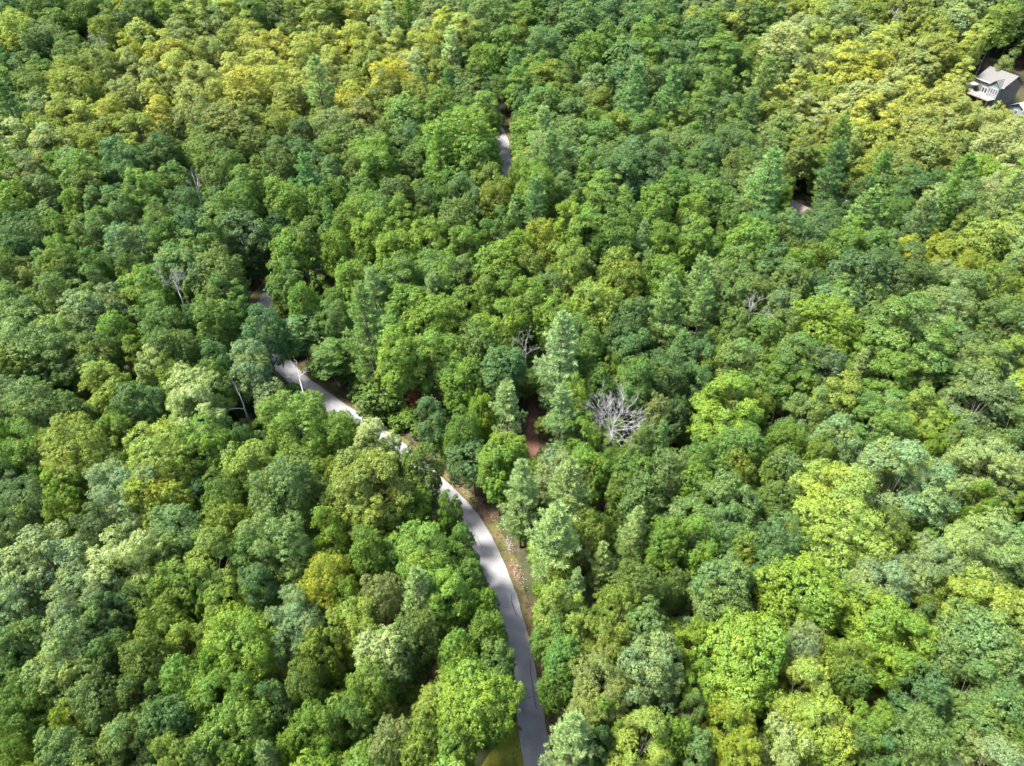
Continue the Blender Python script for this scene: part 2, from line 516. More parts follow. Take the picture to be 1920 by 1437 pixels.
# ------------------------------------------------------------------ catalogue of the trees, read off the photograph in nine tiles
TINT = {'G': (0.076, 0.152, 0.022), 'D': (0.046, 0.098, 0.024), 'Y': (0.235, 0.295, 0.045), 'L': (0.145, 0.235, 0.016),
        'O': (0.120, 0.172, 0.018), 'K': (0.265, 0.275, 0.016), 'X': (0.072, 0.120, 0.018), 'P': (0.138, 0.205, 0.072),
        'T': (0.062, 0.134, 0.036), 'N': (0.138, 0.170, 0.045), 'W': (0.130, 0.210, 0.034), 'M': (0.105, 0.192, 0.020),
        'S': (0.098, 0.168, 0.040), 'B': (0.086, 0.140, 0.050), 'Q': (0.225, 0.290, 0.105), 'R': (0.26, 0.10, 0.055)}  # Y, K and Q are brightened to carry the sunshine on the far slopes
WORD = {'G': 'mid green', 'D': 'dark green', 'Y': 'pale yellow-green', 'L': 'bright lime green', 'O': 'olive gold', 'K': 'golden yellow',
        'X': 'dark olive', 'P': 'pale sage green', 'T': 'blue-green', 'N': 'dull brownish', 'W': 'cream-topped green', 'M': 'fresh yellowish green',
        'S': 'soft greyish green', 'B': 'grey-blue green', 'Q': 'silvery pale green', 'R': 'rusty brown'}
TILES = {
(0, 0): """60,100,130bT 220,60,130bG 100,160,180bY 250,190,150bP 330,60,130bD 560,60,140bG 690,30,150bY 800,60,140tD 860,130,130bD 610,150,160bO 700,140,130bD
940,50,150tM 1060,130,180bO 1000,210,180bP 1200,130,170bP 1290,60,150tY 1420,80,150tG 1560,70,120tD 1800,60,160tY 1640,150,120pY 1880,60,120tG 470,60,120bG 30,30,130bT
240,250,140bD 380,270,150bD 400,340,150bG 150,300,150bD 30,350,120pT 560,330,180bX 730,290,140bK 930,290,180bK 1090,300,140bO 1190,290,150bP 1300,230,150bO 1440,250,180bY 1560,270,180bK 1700,260,150bY 1850,230,150bY
740,360,150bQ 850,420,150bQ 990,380,180bY 1130,430,170bQ 1330,400,180bK 1380,500,240bK 1440,600,150bX 1560,440,170bY 1680,350,120tY 1790,420,170bQ 1880,350,120bY 1620,560,180bO 1800,530,200pP
200,460,180bG 400,480,220bO 590,460,160pY 720,540,180bP 860,550,150bY 1080,560,170bQ 960,500,120bP 1250,540,170bO 70,640,200pT 240,620,170bQ 370,640,170bY 490,660,170bY 630,640,180bK 780,740,220bO 910,640,140tK 1030,690,130bP 1150,700,200bD 1310,700,250bX 1570,680,180bO 1700,750,150bD
1420,790,180bX 80,790,220bW 230,750,180bO 300,810,200bQ 430,790,180bO 560,840,150bO 680,890,220bT 890,860,180bD 1150,840,180bG 1240,860,180bX 340,940,160bM 440,930,180bP 140,980,200bN 240,1080,200bS 500,1060,150tX 610,1000,130bD 690,1000,170bT
800,1060,160tM 900,1050,130bX 990,1010,170bG 1250,960,200bX 1390,1040,170tG 1560,930,180bX 1720,900,170bD 1860,840,170bG 1740,1050,190pT 1520,1100,110pT 1880,1100,120bM 90,1130,200bM 420,1150,150bM 560,1160,150bS 660,1170,180bS 900,1230,160bX 1030,1160,160bT
1200,1130,150bS 1330,1170,220bG 1630,1150,180bM 1780,1150,140bM 150,1290,220bD 30,1300,130pB 330,1290,160bM 530,1300,170bS 740,1370,230bB 880,1300,180bG 1080,1270,180bD 1150,1350,220bG 1350,1300,280bD 1730,1340,200bX 1640,1410,180bM 1860,1270,130pT 1880,1400,140bL 100,1410,130bT 350,1420,150bM 920,1410,150bG 570,1260,150bG 1560,1260,120bD""",
(640, 0): """60,240,170bK 150,330,200bO 50,80,150bY 180,50,150bY 270,190,170pQ 340,60,130bG 380,140,130pG 350,270,170bY 460,230,160bY 570,150,140tY 400,370,170bQ 620,310,150pQ 680,200,170tY 770,230,130tG 560,70,200bP 780,120,150bP 450,60,130tG 500,370,130bO 280,450,220bK 100,500,150bO 60,570,200bK 240,520,200bX 420,540,180bO 560,420,160bO 680,460,160cT 740,440,110cB 840,420,130bN 600,520,120pT
860,70,200bS 1000,90,220bG 930,240,200bG 1130,240,200bT 1230,60,170bD 1330,120,230bT 1560,30,150bD 1640,120,180bT 1500,220,140tG 1700,220,150tM 1780,50,200bT 1840,170,140bG 1850,120,140pT 1390,290,200bM 1600,310,200bS 1720,330,130tM 1820,310,180bT
970,440,150pT 1060,400,130bM 1120,400,150tG 1240,400,150bS 1350,370,130bG 1440,450,150bS 1500,330,150bG 1570,450,150bT 1680,420,200bS 1840,420,180bT 1400,510,150bP 1000,490,130tM 1280,560,150bO 1150,580,200bG 1430,580,160bO 1300,640,180bS 1020,570,120bT 1640,560,200pT 1740,560,90cO 1840,590,200pT 1880,690,150bO
130,650,200bN 380,650,250bG 560,600,180bG 700,570,130bS 200,790,200bX 60,800,200bX 800,640,160tM 720,780,300bM 760,890,240bG 480,780,150bM 370,790,180bD 900,480,120bG 210,890,200tM 390,930,200bX 560,930,200pG 90,950,170bX 1030,720,130cM 1090,680,110cG 1040,840,150cG 1130,800,200pP 1170,940,200pS 1300,770,180bS 1420,690,150bM 1540,720,180bO 1670,720,200bG 1390,870,170bS 1640,880,230bT 1800,830,200bS 1880,900,120bM 1400,960,150bM 1560,990,230bT 1750,970,170bD
850,1000,180bO 690,1100,180bT 970,970,120bM 1080,980,160bM 330,1220,180bM 110,1100,180bG 480,1110,150bX 620,1190,100cG 900,1080,200bO 1080,1060,200bM 1180,1000,170bP 1260,1080,150bS 1490,1100,230bM 1720,1050,180bD 1850,1060,180bG 1090,1180,180pT 1280,1230,180bL 1450,1190,200bG 1600,1230,180bG 960,1300,140pQ 880,1290,180bG 1130,1350,180bK 1250,1340,90pQ 50,1250,150bM 180,1290,200bL 300,1400,200bL 490,1330,200bL 690,1380,220bM 1000,1400,150bL 1380,1300,200bM 1540,1320,180bG 1680,1400,130pP 1800,1340,180bM 600,1080,150bG 740,960,150bM""",
(1280, 0): """50,50,150bP 190,120,150bM 280,160,150bY 90,200,200bT 380,100,150tD 470,60,180tG 560,250,250bQ 680,160,150bQ 620,60,120bY 790,80,150bY 880,80,180bP 1040,60,180bO 1310,80,180bO 960,140,120bP 1420,170,160bO 1560,40,180bP 1780,120,180tM 1890,100,100tD 1870,290,180bS 1550,130,180bP 1625,250,120tY 1140,220,170bY 1440,290,200bO 1580,310,100tL 1555,430,150bY 750,210,130bY 770,350,150bQ 900,230,150bY 640,370,150bQ 960,360,260bK 1100,370,150bK 1220,340,160bS 1300,320,200bP 1350,400,150bP
200,300,180tG 310,370,200bG 440,310,140bO 500,380,150bG 50,420,120bT 170,460,200bG 450,500,200pS 600,500,200bY 730,490,150bL 880,540,130bO 1000,550,180bQ 1140,540,180bQ 1180,470,150bQ 1280,530,170bY 1440,580,200bO 1520,540,150bP 1790,650,180bY 1880,600,90bK 1680,620,120bY 90,580,180bG 250,600,150bT 380,610,150bD 500,640,170bO 690,640,180bQ 880,620,180bQ 1060,660,240bK 1230,640,150bL 1330,700,200bD 1450,700,170bQ 1570,670,200bS 1700,690,170bQ 1830,700,200pQ
260,690,150bM 360,680,150pT 160,660,130bT 40,690,150bG 550,720,180bS 650,780,150bO 680,850,180bX 830,740,150bO 980,770,150cM 1050,790,150bL 850,850,220pG 930,840,150bS 1130,870,170bO 1380,860,240bX 1520,830,150bX 1700,780,150bP 1740,820,180bQ 1680,960,160bL 480,800,180bT 240,820,150bD 140,850,170bT 320,930,180bX 830,980,200pD 1040,950,150bO 1090,1020,180pG 1220,920,150bX 1210,1050,200bG 1340,1050,220bD 1500,930,170bX 1560,1100,200bS 1860,900,150bQ 480,1050,280pS 90,960,180bG 650,1040,120bM 130,1120,200bG 770,1110,140bT 950,1200,150bD 1130,1190,220bG 1450,1200,200pG 1310,1310,220pM 1600,1300,180bO 1750,1050,150bQ 1800,1150,200pQ 60,1200,150bM 270,1250,150bG 430,1270,170bT 600,1250,200bS 780,1280,200bT 930,1340,160bL 70,1330,200bM 370,1350,220bM 620,1420,120bX 1080,1400,220bG 1240,1420,150bK 1400,1420,150bK 1680,1350,200bY 1850,1250,160bO 1000,1080,120bD""",
(0, 480): """50,110,170bX 330,40,180bO 180,150,130bN 70,270,180bS 310,220,180bS 500,180,180bS 380,110,130bD 540,60,150bG 740,80,150bX 800,190,230bM 970,70,220bS 1060,90,220bS 1230,90,230bX 1420,60,120bD 1270,240,220bG 480,330,240bP 640,280,180bP 110,350,200bS 160,470,350bS 890,360,260bG 650,430,200bM 1040,330,150bT 1200,360,190tG 1440,390,270bT 980,530,240bX 780,550,140bY 870,620,180bW 970,680,180bM 1080,770,300bW 1100,900,300bW 1200,700,170bG 400,570,230bS 540,570,220bX 70,640,250bO 200,610,150bM 1400,620,230bP 1220,600,180bT 1560,640,180bO 1620,850,430bM 770,850,260bT 200,840,300bS 430,870,180bS 50,800,160bP 430,1080,380bO 660,1000,230bM 40,1010,150bM 880,1110,340bY 640,1180,170bY 1150,1050,260bM 1410,1180,280bY 1350,1040,120bT 1850,950,240bM 1880,1230,120bO 1570,1320,300bS 1250,1330,230bG 370,1320,220bL 700,1320,340bP 860,1370,280bK 150,1350,220bB 60,1260,150bT 1580,110,200bG 1797,60,180bM 1700,250,160bM 1690,420,220tT 1850,560,200tG 1600,430,120sM 1640,500,120sG 1780,130,110cM 1860,330,150bS""",
(640, 480): """60,130,180bM 190,250,200pQ 150,430,290pS 330,120,250bG 540,80,250bG 520,250,150pP 370,270,200bM 310,560,220tL 530,560,270bM 690,700,210bM 720,300,220bM 680,120,180bS 880,60,250bL 1050,60,180bO 880,170,220bM 1060,230,200bM 1270,50,250bO 1160,180,170bS 1440,270,250bY 1560,100,250bO 1800,90,200bM 1700,70,150bS 880,400,250bL 770,520,220bG 1010,330,180bM 900,630,250bT 1200,330,220bM 1330,470,250bG 1230,580,300pP 1620,350,200bD 1630,520,200bT 1820,330,240pS 1890,580,160pS 1560,450,170bD 1520,640,110bO 1440,720,150bG 1650,690,230bG 1310,790,170bL 1210,920,230pP 930,900,230pP 1370,990,180bM 1770,880,120bN 1830,640,200bD 1880,900,150bD 1700,1040,130bS 1780,1080,150pS 200,800,220sG 500,900,180bT 570,960,130sG 680,970,180bG 790,870,130bL 320,920,110sM 400,900,130sM 740,1140,240bT 880,1180,200bM 960,1110,230bL 985,1320,300pP 1200,1230,220bP 1270,1370,300pQ 1440,1170,280bM 1560,1150,170bG 1640,1260,250bG 1820,1230,230bS 1540,1340,90bN 1700,1350,220bS 1370,1270,120bN 170,1060,300bW 150,1270,400bO 470,1170,200bX 40,980,150bM 580,1400,130bM 60,620,150sG 130,720,150sG 280,760,150sG 620,1060,120sG 450,960,110sG""",
(1280, 480): """80,190,200pS 100,330,200pS 190,120,170bS 300,60,180bS 400,170,180bS 480,50,170bT 630,60,170bM 620,150,200bS 740,180,150bT 720,20,130bO 300,240,180bS 880,220,160bL 810,390,300bL 1010,100,300bD 1220,80,300bD 1400,40,180bK 1600,60,150bK 1470,140,170bP 1380,180,150bM 1600,180,180bS 1760,130,180bO 1870,60,120bQ 1880,320,150bO 1040,250,150bS 1040,370,170bS 1290,420,390bG 1160,330,150bO 1580,530,160bB 560,300,200bB 590,420,170bS 300,420,200bX 460,450,200bG 640,560,220bS 810,620,170bB 320,600,250bS 460,650,170bL 100,580,200bT 170,640,150bO 80,700,150bT 590,690,220bG 650,730,170bM 970,670,140pQ 1020,570,170bM 1170,660,220bM 1400,590,220bX 1580,640,150pB 1680,820,300bB 1850,600,220bY 1330,880,200bY 880,800,260bO 1100,900,300bG 710,870,200bS 250,850,360bL 390,800,200bO 330,1080,280bG 580,1060,170bM 870,1040,230bP 780,1100,170bM 1390,1080,150bL 1510,1050,150bS 1240,1230,420bP 1650,1080,200bS 1680,1180,300bQ 1830,1230,250bP 1840,990,200bS 860,1340,400bY 1660,1380,150bL 1840,1360,180bO 100,1130,200bG 60,1280,200bM 230,1380,330bS 300,1200,200bO 520,1380,220bX 560,1200,200bS 470,1230,170bM""",
(0, 957): """60,120,230bS 40,340,180bP 250,290,400bP 370,60,200bO 540,100,200bB 690,300,370bW 860,60,450bK 1270,90,220bO 1540,180,340bS 1840,110,200bL 1160,280,350bO 960,440,220bM 1450,280,260bG 1450,420,220bT 1830,400,250bK 1660,620,290bP 110,540,260bP 470,500,350bP 600,600,240bS 800,520,180bS 920,640,220bO 1100,450,220bM 1300,540,260bO 1340,730,350bL 1070,740,180bY 120,760,280bS 450,740,350bS 360,900,330bQ 630,830,250bG 830,850,250bX 1210,880,150bM 1050,970,250bM 800,1070,230bX 550,1060,250bS 100,1060,220bG 80,1200,220bG 270,1080,200bG 430,1190,200bK 960,1170,260bT 1250,1050,280bM 1350,1230,330bM 1700,960,200bX 1800,780,230bO 750,1290,280bS 370,1370,280bS 1020,1390,250bO 1160,1350,200bS 560,1410,200bS 90,1360,200bM 1780,1230,250bM 1660,1320,160bL 1530,1420,200pQ 1830,1400,180bM 1530,1100,200bD""",
(640, 957): """150,230,200bM 470,230,320bM 680,210,200bG 600,470,230tM 450,520,270pQ 220,490,220bN 40,500,150bM 80,640,260bY 240,820,290bW 430,700,260bX 810,550,150bM 820,690,190bM 720,400,180bG 660,830,230bM 870,850,200bS 760,1070,370bL 300,1300,230bN 440,1330,250bO 640,1330,230bM 60,1170,200bG 160,1000,250bM
940,80,180pG 1170,190,330pQ 1380,130,200bO 1640,150,200pQ 1830,180,220bM 1450,330,170pQ 1240,330,150bO 1310,460,150pP 1230,560,270bY 1170,700,200bG 1640,430,240bX 1560,560,260bO 1700,660,240bS 1880,430,120bS 1480,740,250bO 1260,850,230bG 1220,980,180bG 1740,860,330bP 1450,980,330bN 1230,1300,330pP 1640,1130,200bP 1690,1310,340bY 1480,1180,200bM 1850,1290,200bM 1430,1330,170bD""",
(1280, 957): """80,180,220bM 240,100,280bT 340,240,170bY 530,170,290bT 880,130,450bY 1150,90,200bX 230,440,320bS 490,330,220bT 700,450,380bL 1100,430,350bP 1380,320,300bP 1700,200,400bQ 1360,480,180bO 1340,640,150bS 1640,520,330bY 1070,610,350bL 1230,770,330bL 660,770,240bP 340,800,440bL 80,730,200bL 1690,760,380bS 1460,850,250bS 900,850,260bO 280,1000,300bL 80,950,170bM 660,1030,330bY 930,950,200bX 280,1220,250bK 330,1360,220bK 60,1120,120bS 90,1350,200bS 560,1330,280bW 750,1220,350bY 1030,1230,250bM 1360,1010,280bT 1620,1010,280bS 1300,1330,330bS 1700,1180,300bS 1830,1100,250bS 1830,1350,200bG 960,1380,250bX 1080,1400,200bT""",
}
SC = 1916 / 640
def road_dist(x, y):
    return float(np.min(np.hypot(road_line[:, 0] - x, road_line[:, 1] - y)))
trees = []          # dicts: kind, colour, x, y, R, H
def add_tree(kind, col, px, py, w, wmul=0.98):
    Rref, Href = REF[kind]
    H = Href
    for _ in range(4):
        p, dep = at(px, py, H * (0.74 if kind in 'bt' else 0.62))
        Rr = w * wmul / 2 * dep / F
        k = Rr / Rref
        H = Href * (0.62 + 0.38 * k) if kind != 's' else Href * k
        if kind == 'p': H = Href * (0.38 + 0.70 * min(k, 1.3))
        if kind == 'c': H = Href * (0.3 + 0.7 * k)
    if kind != 's' and road_dist(p[0], p[1]) < RW + 0.8 + 0.3 * Rr:
        for hm in (0.85, 1.12, 0.7, 1.25, 0.58, 0.48, 0.4, 0.32):
            H2 = H * hm
            p2, d2 = at(px, py, H2 * 0.74)
            if road_dist(p2[0], p2[1]) > RW + 0.8 + 0.3 * Rr:
                p, dep, H = p2, d2, H2
                break
    for q in trees:
        if math.hypot(q['px'] - px, q['py'] - py) < 0.17 * (q['w'] + w):
            return
    trees.append(dict(kind=kind, col=col, x=p[0], y=p[1], R=Rr, H=H, px=px, py=py, w=w, dep=dep, cat=True))
import re
for (ox, oy), txt in TILES.items():
    for tok in txt.split():
        a, b, c = tok.split(',')
        m = re.match(r'(\d+)([a-z])([A-Z])', c)
        add_tree(m.group(2), m.group(3), ox + float(a) / SC, oy + float(b) / SC, float(m.group(1)) / SC)

# places that must stay open: picture position, radius
OPEN = [(x, y, 12) for x, y in ((1000, 1420), (990, 1380), (1000, 1330), (985, 1290), (975, 1240), (965, 1190), (950, 1140), (938, 1100), (925, 1060), (905, 1020), (885, 985), (868, 955), (845, 930), (925, 960), (955, 1010), (975, 1050), (985, 1090), (935, 1000), (905, 945), (880, 910))]
OPEN += [(x, y, 9) for x, y in ((660, 768), (640, 755), (620, 740), (600, 728), (570, 706), (550, 690), (490, 560), (500, 555), (492, 540), (480, 542), (760, 835), (820, 890))]
OPEN += [(949, 318, 10), (947, 303, 10), (944, 286, 9), (944, 272, 9), (936, 252, 5), (1000, 760, 8), (1000, 790, 8), (1000, 820, 8), (1000, 845, 8), (620, 540, 8), (940, 1400, 16), (950, 1370, 8), (925, 1432, 22), (955, 1435, 16),
         (1865, 150, 24), (1880, 160, 22), (1850, 165, 26), (1905, 170, 22), (1855, 190, 18), (1838, 165, 16), (1496, 379, 22), (1576, 378, 8), (785, 742, 14)]

DEAD_OPEN = [(1155, 795, 50), (335, 545, 26), (370, 345, 22), (452, 745, 26), (560, 690, 16), (182, 84, 16), (985, 645, 16)]

cell = {}
def near(x, y, rad):
    out = []
    c = 8.0
    for i in range(int((x - rad) // c), int((x + rad) // c) + 1):
        for j in range(int((y - rad) // c), int((y + rad) // c) + 1):
            out += cell.get((i, j), [])
    return out
def put(t):
    cell.setdefault((int(t['x'] // 8), int(t['y'] // 8)), []).append(t)

def hits_crown(t, P):
    g = float(gnd(t['x'], t['y']))
    c = np.array((t['x'], t['y'], g + 0.66 * t['H']))
    r = np.array((1.32 * t['R'], 1.32 * t['R'], 0.42 * t['H']))
    a, b = (EYE - c) / r, (P - c) / r
    d = b - a
    k = np.clip(-(a @ d) / (d @ d), 0, 1)
    return float(np.linalg.norm(a + d * k)) < 1
a_ = np.array((0.40, -0.9165)); b_ = np.array((0.9165, 0.40))
Bc = np.array((151.7, 216.4)); LEN, DEP = 9.2, 7.6
FL = Bc - a_ * LEN
def to_house(x, y, z):
    p = FL + a_ * x + b_ * y
    return (p[0], p[1], 8.5 + z)
def on_ground(px, py):
    return at(px, py)[0] + np.array((0, 0, 0.1))
SEE = [on_ground(*p) for p in ((1005, 1437), (1003, 1400), (1000, 1350), (1005, 1325), (990, 1290), (985, 1240), (978, 1195), (965, 1150), (952, 1110), (940, 1075), (925, 1035), (900, 1000), (885, 965), (865, 935), (838, 908),
       (672, 779), (650, 765), (628, 750), (605, 735), (585, 718), (560, 698), (540, 680), (496, 562), (499, 553), (940, 985), (955, 1010), (968, 1040), (978, 1090), (920, 955), (895, 925),
       (948, 322), (945, 300), (943, 285), (943, 268), (938, 1420), (955, 1390), (925, 1432), (905, 1430), (1000, 755), (1000, 790), (1000, 820), (1000, 848), (620, 545))]
SEE += [at(*p)[0] for p in ((1855, 188, 0.3), (1850, 172, 3), (1865, 172, 3), (1868, 160, 5), (1850, 150, 6), (1890, 150, 7.5), (1855, 135, 8.5), (1905, 172, 3), (1490, 378, 3.5), (1503, 384, 3.5), (1500, 376, 4), (1576, 378, 0.8))]
SEE += [np.array(to_house(*q)) for q in ((2, -2.5, 2.4), (6, -3.5, 2.4), (8, -3, 2.4), (4, -4.6, 2.8), (3, 0, 4.5), (0.5, 0, 5), (1, 3, 8), (13, 4.9, 0.6), (11, 4.9, -0.2), (14, 8, 1.4))]
for q in ((2, -2.5, 2.4), (6, -3.5, 2.4), (0, -3, 2.4), (8, -4, 2.0), (3, 0, 4.5), (1, 3, 8), (12.5, 4.9, 0.4), (15, 6, 0.6)):
    OPEN.append((*proj(to_house(*q))[:2], 15))
SEE_DEAD = [at(px, py, h)[0] for px, py, h in ((1120, 770, 10), (1150, 770, 10), (1180, 780, 10), (1150, 800, 8), (1170, 830, 8), (1130, 830, 8), (330, 545, 15), (340, 560, 14), (368, 340, 15), (373, 360, 14), (455, 745, 12), (440, 770, 11), (560, 690, 10))]
cut = []
for t in trees:
    for P in SEE + SEE_DEAD:
        n = 0
        sgn = 1 if t['x'] > P[0] else -1
        while hits_crown(t, P) and n < 9:
            if n % 2 == 0 and road_dist(t['x'] + sgn * 0.6, t['y']) > RW + 0.5: t['x'] += sgn * 0.6
            else: t['R'] *= 0.90; t['H'] *= 0.95; t['w'] *= 0.90
            n += 1
        if hits_crown(t, P):
            cut.append((round(t['px']), round(t['py']), t['kind'] + t['col'], round(proj(P)[0]), round(proj(P)[1])))
            t['R'] = 0
            break
print('CUT', cut)
trees[:] = [t for t in trees if t['R'] > 0]
for t in trees: put(t)

HOUSE_C = gp(1868, 172); CABIN_C = gp(1500, 392)
HIDDEN = np.ones(len(road_line), bool)
HIDDEN[:idx_at(529, 655) + 1] = False
HIDDEN[idx_at(505, 600):idx_at(508, 545) + 1] = False
HIDDEN[min(fa, fb) - 2:max(fa, fb) + 6] = False
def blocked(x, y, Rr, H, floor_ok=True):
    dr = np.hypot(road_line[:, 0] - x, road_line[:, 1] - y)
    if float(np.min(dr[~HIDDEN])) < RW + 0.85 * Rr + 0.4 or float(np.min(dr)) < RW * 0.7 + 0.25 * Rr: return True
    if math.hypot(x - HOUSE_C[0], y - HOUSE_C[1]) < 12 + Rr: return True
    if math.hypot(x - CABIN_C[0], y - CABIN_C[1]) < 4.5 + Rr: return True
    X, Y, z = proj((x, y, float(gnd(x, y)) + 0.70 * H))
    X0, Y0, z0 = proj((x, y, float(gnd(x, y)) + 0.2 * H))
    r = Rr / z * F
    for ox, oy, orad in (OPEN + DEAD_OPEN if H > 8 else OPEN):
        for (xx, yy, s) in ((X, Y, 1.0), (X0, Y0, 0.5), ((X + X0) / 2, (Y + Y0) / 2, 0.9)):
            if math.hypot(xx - ox, yy - oy) < orad + r * s:
                return True
    return False

fill_cols = list('GGGMMSSDDXTTOPYP')
def fill(step, rlo, rhi, frac, hmul, ylim, tagname):
    cand = []
    y = ylim[0]
    while y < ylim[1]:
        half = (y * 0.80 + 75) * 1.02
        x = -half
        while x < half:
            cand.append((x + rng.uniform(-.45, .45) * step, y + rng.uniform(-.45, .45) * step))
            x += step
        y += step
    rng.shuffle(cand)
    for x, y in cand:
        Rr = rng.uniform(rlo, rhi)
        ok = True
        for q in near(x, y, 9 + Rr):
            if math.hypot(q['x'] - x, q['y'] - y) < frac * (q['R'] + Rr):
                ok = False; break
        if not ok: continue
        if hmul < 0.8 and tagname == 'forest' and y < 150 and rng.random() < 0.45: continue
        u = rng.random()
        kind = 'p' if u < 0.07 else ('t' if u < 0.16 else 'b')
        H = REF[kind][1] * (0.62 + 0.38 * Rr / REF[kind][0]) * hmul * rng.uniform(0.9, 1.05)
        if blocked(x, y, Rr, H): continue
        # take the colour family of the neighbours that the photograph shows
        nb = [q for q in near(x, y, 14) if q['cat'] and math.hypot(q['x'] - x, q['y'] - y) < 14]
        col = nb[int(rng.integers(len(nb)))]['col'] if nb and rng.random() < 0.88 else fill_cols[int(rng.integers(len(fill_cols)))]
        if col in 'WNR': col = 'M'
        if col == 'K': col = 'Y'
        if kind == 'p' and col in 'XOKLM': col = 'S'
        X, Y, z = proj((x, y, float(gnd(x, y)) + 0.72 * H))
        t = dict(kind=kind, col=col, x=x, y=y, R=Rr, H=H, px=X, py=Y, w=2 * Rr / z * F, dep=z, cat=False, fill=tagname)
        trees.append(t); put(t)
fill(3.6, 3.4, 5.0, 0.84, 0.95, (-25, 470), 'forest')
fill(3.0, 2.3, 3.3, 0.70, 0.74, (-15, 420), 'forest')
fill(2.4, 1.5, 2.3, 0.62, 0.50, (5, 330), 'understory')

# roadside shrubs
def shrub_row(px_list):
    for px, py, w, c in px_list:
        add_tree('s', c, px, py, w)
        if not trees[-1]['cat']: continue
nroad = len(trees)
for i in range(idx_at(1010, 1330), idx_at(515, 650), 3):
    for side, lo, hi in ((1, 3.9, 5.6), (-1, 3.5, 5.2)):
        if rng.random() < 0.3: continue
        off = side * (rng.uniform(lo, hi) + (shoulder_w[i] - 0.7 if side > 0 else 0))
        p = road_line[i] + rn[i] * off
        Rr = rng.uniform(0.9, 1.9)
        if min(math.hypot(q['x'] - p[0], q['y'] - p[1]) / (q['R'] + Rr) for q in trees[nroad:] + [dict(x=999, y=999, R=1)]) < 0.55: continue
        X, Y, z = proj((p[0], p[1], float(gnd(*p)) + Rr))
        if any(math.hypot(X - ox, Y - oy) < orad * 0.6 + Rr / z * F * 0.8 for ox, oy, orad in OPEN): continue
        trees.append(dict(kind='s', col=random.choice('GGMMDTL'), x=p[0], y=p[1], R=Rr, H=3.4 * Rr / 1.8 * rng.uniform(.9, 1.4), px=X, py=Y, w=2 * Rr / z * F, dep=z, cat=False))

# ------------------------------------------------------------------ who is an individual
def in_frame(t):
    m = t['w'] * 0.3
    return -m < t['px'] < 1920 + m and -m < t['py'] < 1437 + m
NAME = {'b': 'broadleaf_tree', 't': 'upright_tree', 'c': 'conifer_tree', 'p': 'pine_tree', 's': 'shrub'}
LIMIT = {'b': 300, 't': 60, 'c': 20, 'p': 120, 's': 90}
for t in trees:
    t['single'] = False
    t['area'] = t['w'] ** 2 * (1.0 if t.get('cat') else 0.45 if t.get('fill') != 'understory' else 0.1)
for k, lim in LIMIT.items():
    pool = [t for t in trees if t['kind'] == k and in_frame(t) and (t['cat'] or t['kind'] == 's' or t.get('fill') == 'forest' and t['w'] > 150)]
    pool.sort(key=lambda t: -t['area'])
    for t in pool[:lim]: t['single'] = True

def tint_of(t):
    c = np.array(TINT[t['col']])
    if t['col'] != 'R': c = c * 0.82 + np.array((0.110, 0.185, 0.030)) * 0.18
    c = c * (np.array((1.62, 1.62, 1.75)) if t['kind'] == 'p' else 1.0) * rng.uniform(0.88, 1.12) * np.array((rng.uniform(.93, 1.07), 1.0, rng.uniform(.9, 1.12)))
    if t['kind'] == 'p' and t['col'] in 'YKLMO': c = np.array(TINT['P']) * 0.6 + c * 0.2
    # sunshine on two patches of the far slopes, put into the leaf tint
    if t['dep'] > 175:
        sunlit = max(math.exp(-((t['px'] - 430) / 330) ** 2 - ((t['py'] - 150 - 0.10 * (430 - t['px'])) / 95) ** 2), math.exp(-((t['px'] - 1720) / 260) ** 2 - ((t['py'] - 190) / 150) ** 2))
        c = c * (1 - 0.58 * sunlit) + np.array((0.285, 0.305, 0.060)) * 0.58 * sunlit
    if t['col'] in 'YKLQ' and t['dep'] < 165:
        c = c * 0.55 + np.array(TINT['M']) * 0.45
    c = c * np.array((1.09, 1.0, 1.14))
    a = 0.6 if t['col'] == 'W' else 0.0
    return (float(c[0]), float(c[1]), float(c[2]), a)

def scale_of(t):
    Rref, Href = REF[t['kind']]
    return (t['R'] / Rref, t['R'] / Rref * rng.uniform(0.93, 1.07), t['H'] / Href)

def make_tree(name, kind, var, loc, rz, scl, tint):
    root = empty(name, loc, rz)
    root.scale = scl
    crown = bpy.data.objects.new('crown', VAR[kind][var][0]); COL.objects.link(crown); crown.parent = root
    crown['leaf_tint'] = list(tint)
    trunk = bpy.data.objects.new('trunk', VAR[kind][var][1]); COL.objects.link(trunk); trunk.parent = root
    return root

singles = []
for t in trees:
    if not t['single']: continue
    v = int(rng.integers(len(VAR[t['kind']])))
    z = float(gnd(t['x'], t['y'])) - 0.05
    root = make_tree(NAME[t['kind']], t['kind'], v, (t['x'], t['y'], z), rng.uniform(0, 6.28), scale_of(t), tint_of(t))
    root['category'] = 'shrub' if t['kind'] == 's' else 'tree'
    root['group'] = {'b': 'broadleaf trees of the forest', 't': 'slender upright trees of the forest', 'c': 'dense pointed conifers of the forest', 'p': 'pines standing among the broadleaf trees', 's': 'shrubs along the road'}[t['kind']]
    t['obj'] = root
    singles.append(t)

# ------------------------------------------------------------------ the rest of the forest: one object of many trees, and the low growth under it
SRC = {}
for t in singles:
    for ch in t['obj'].children:
        if ch.name.startswith('crown'):
            for v, (me, tm) in enumerate(VAR[t['kind']]):
                if ch.data == me and (t['kind'], v) not in SRC:
                    SRC[(t['kind'], v)] = (ch, [c for c in t['obj'].children if c.name.startswith('trunk')][0])

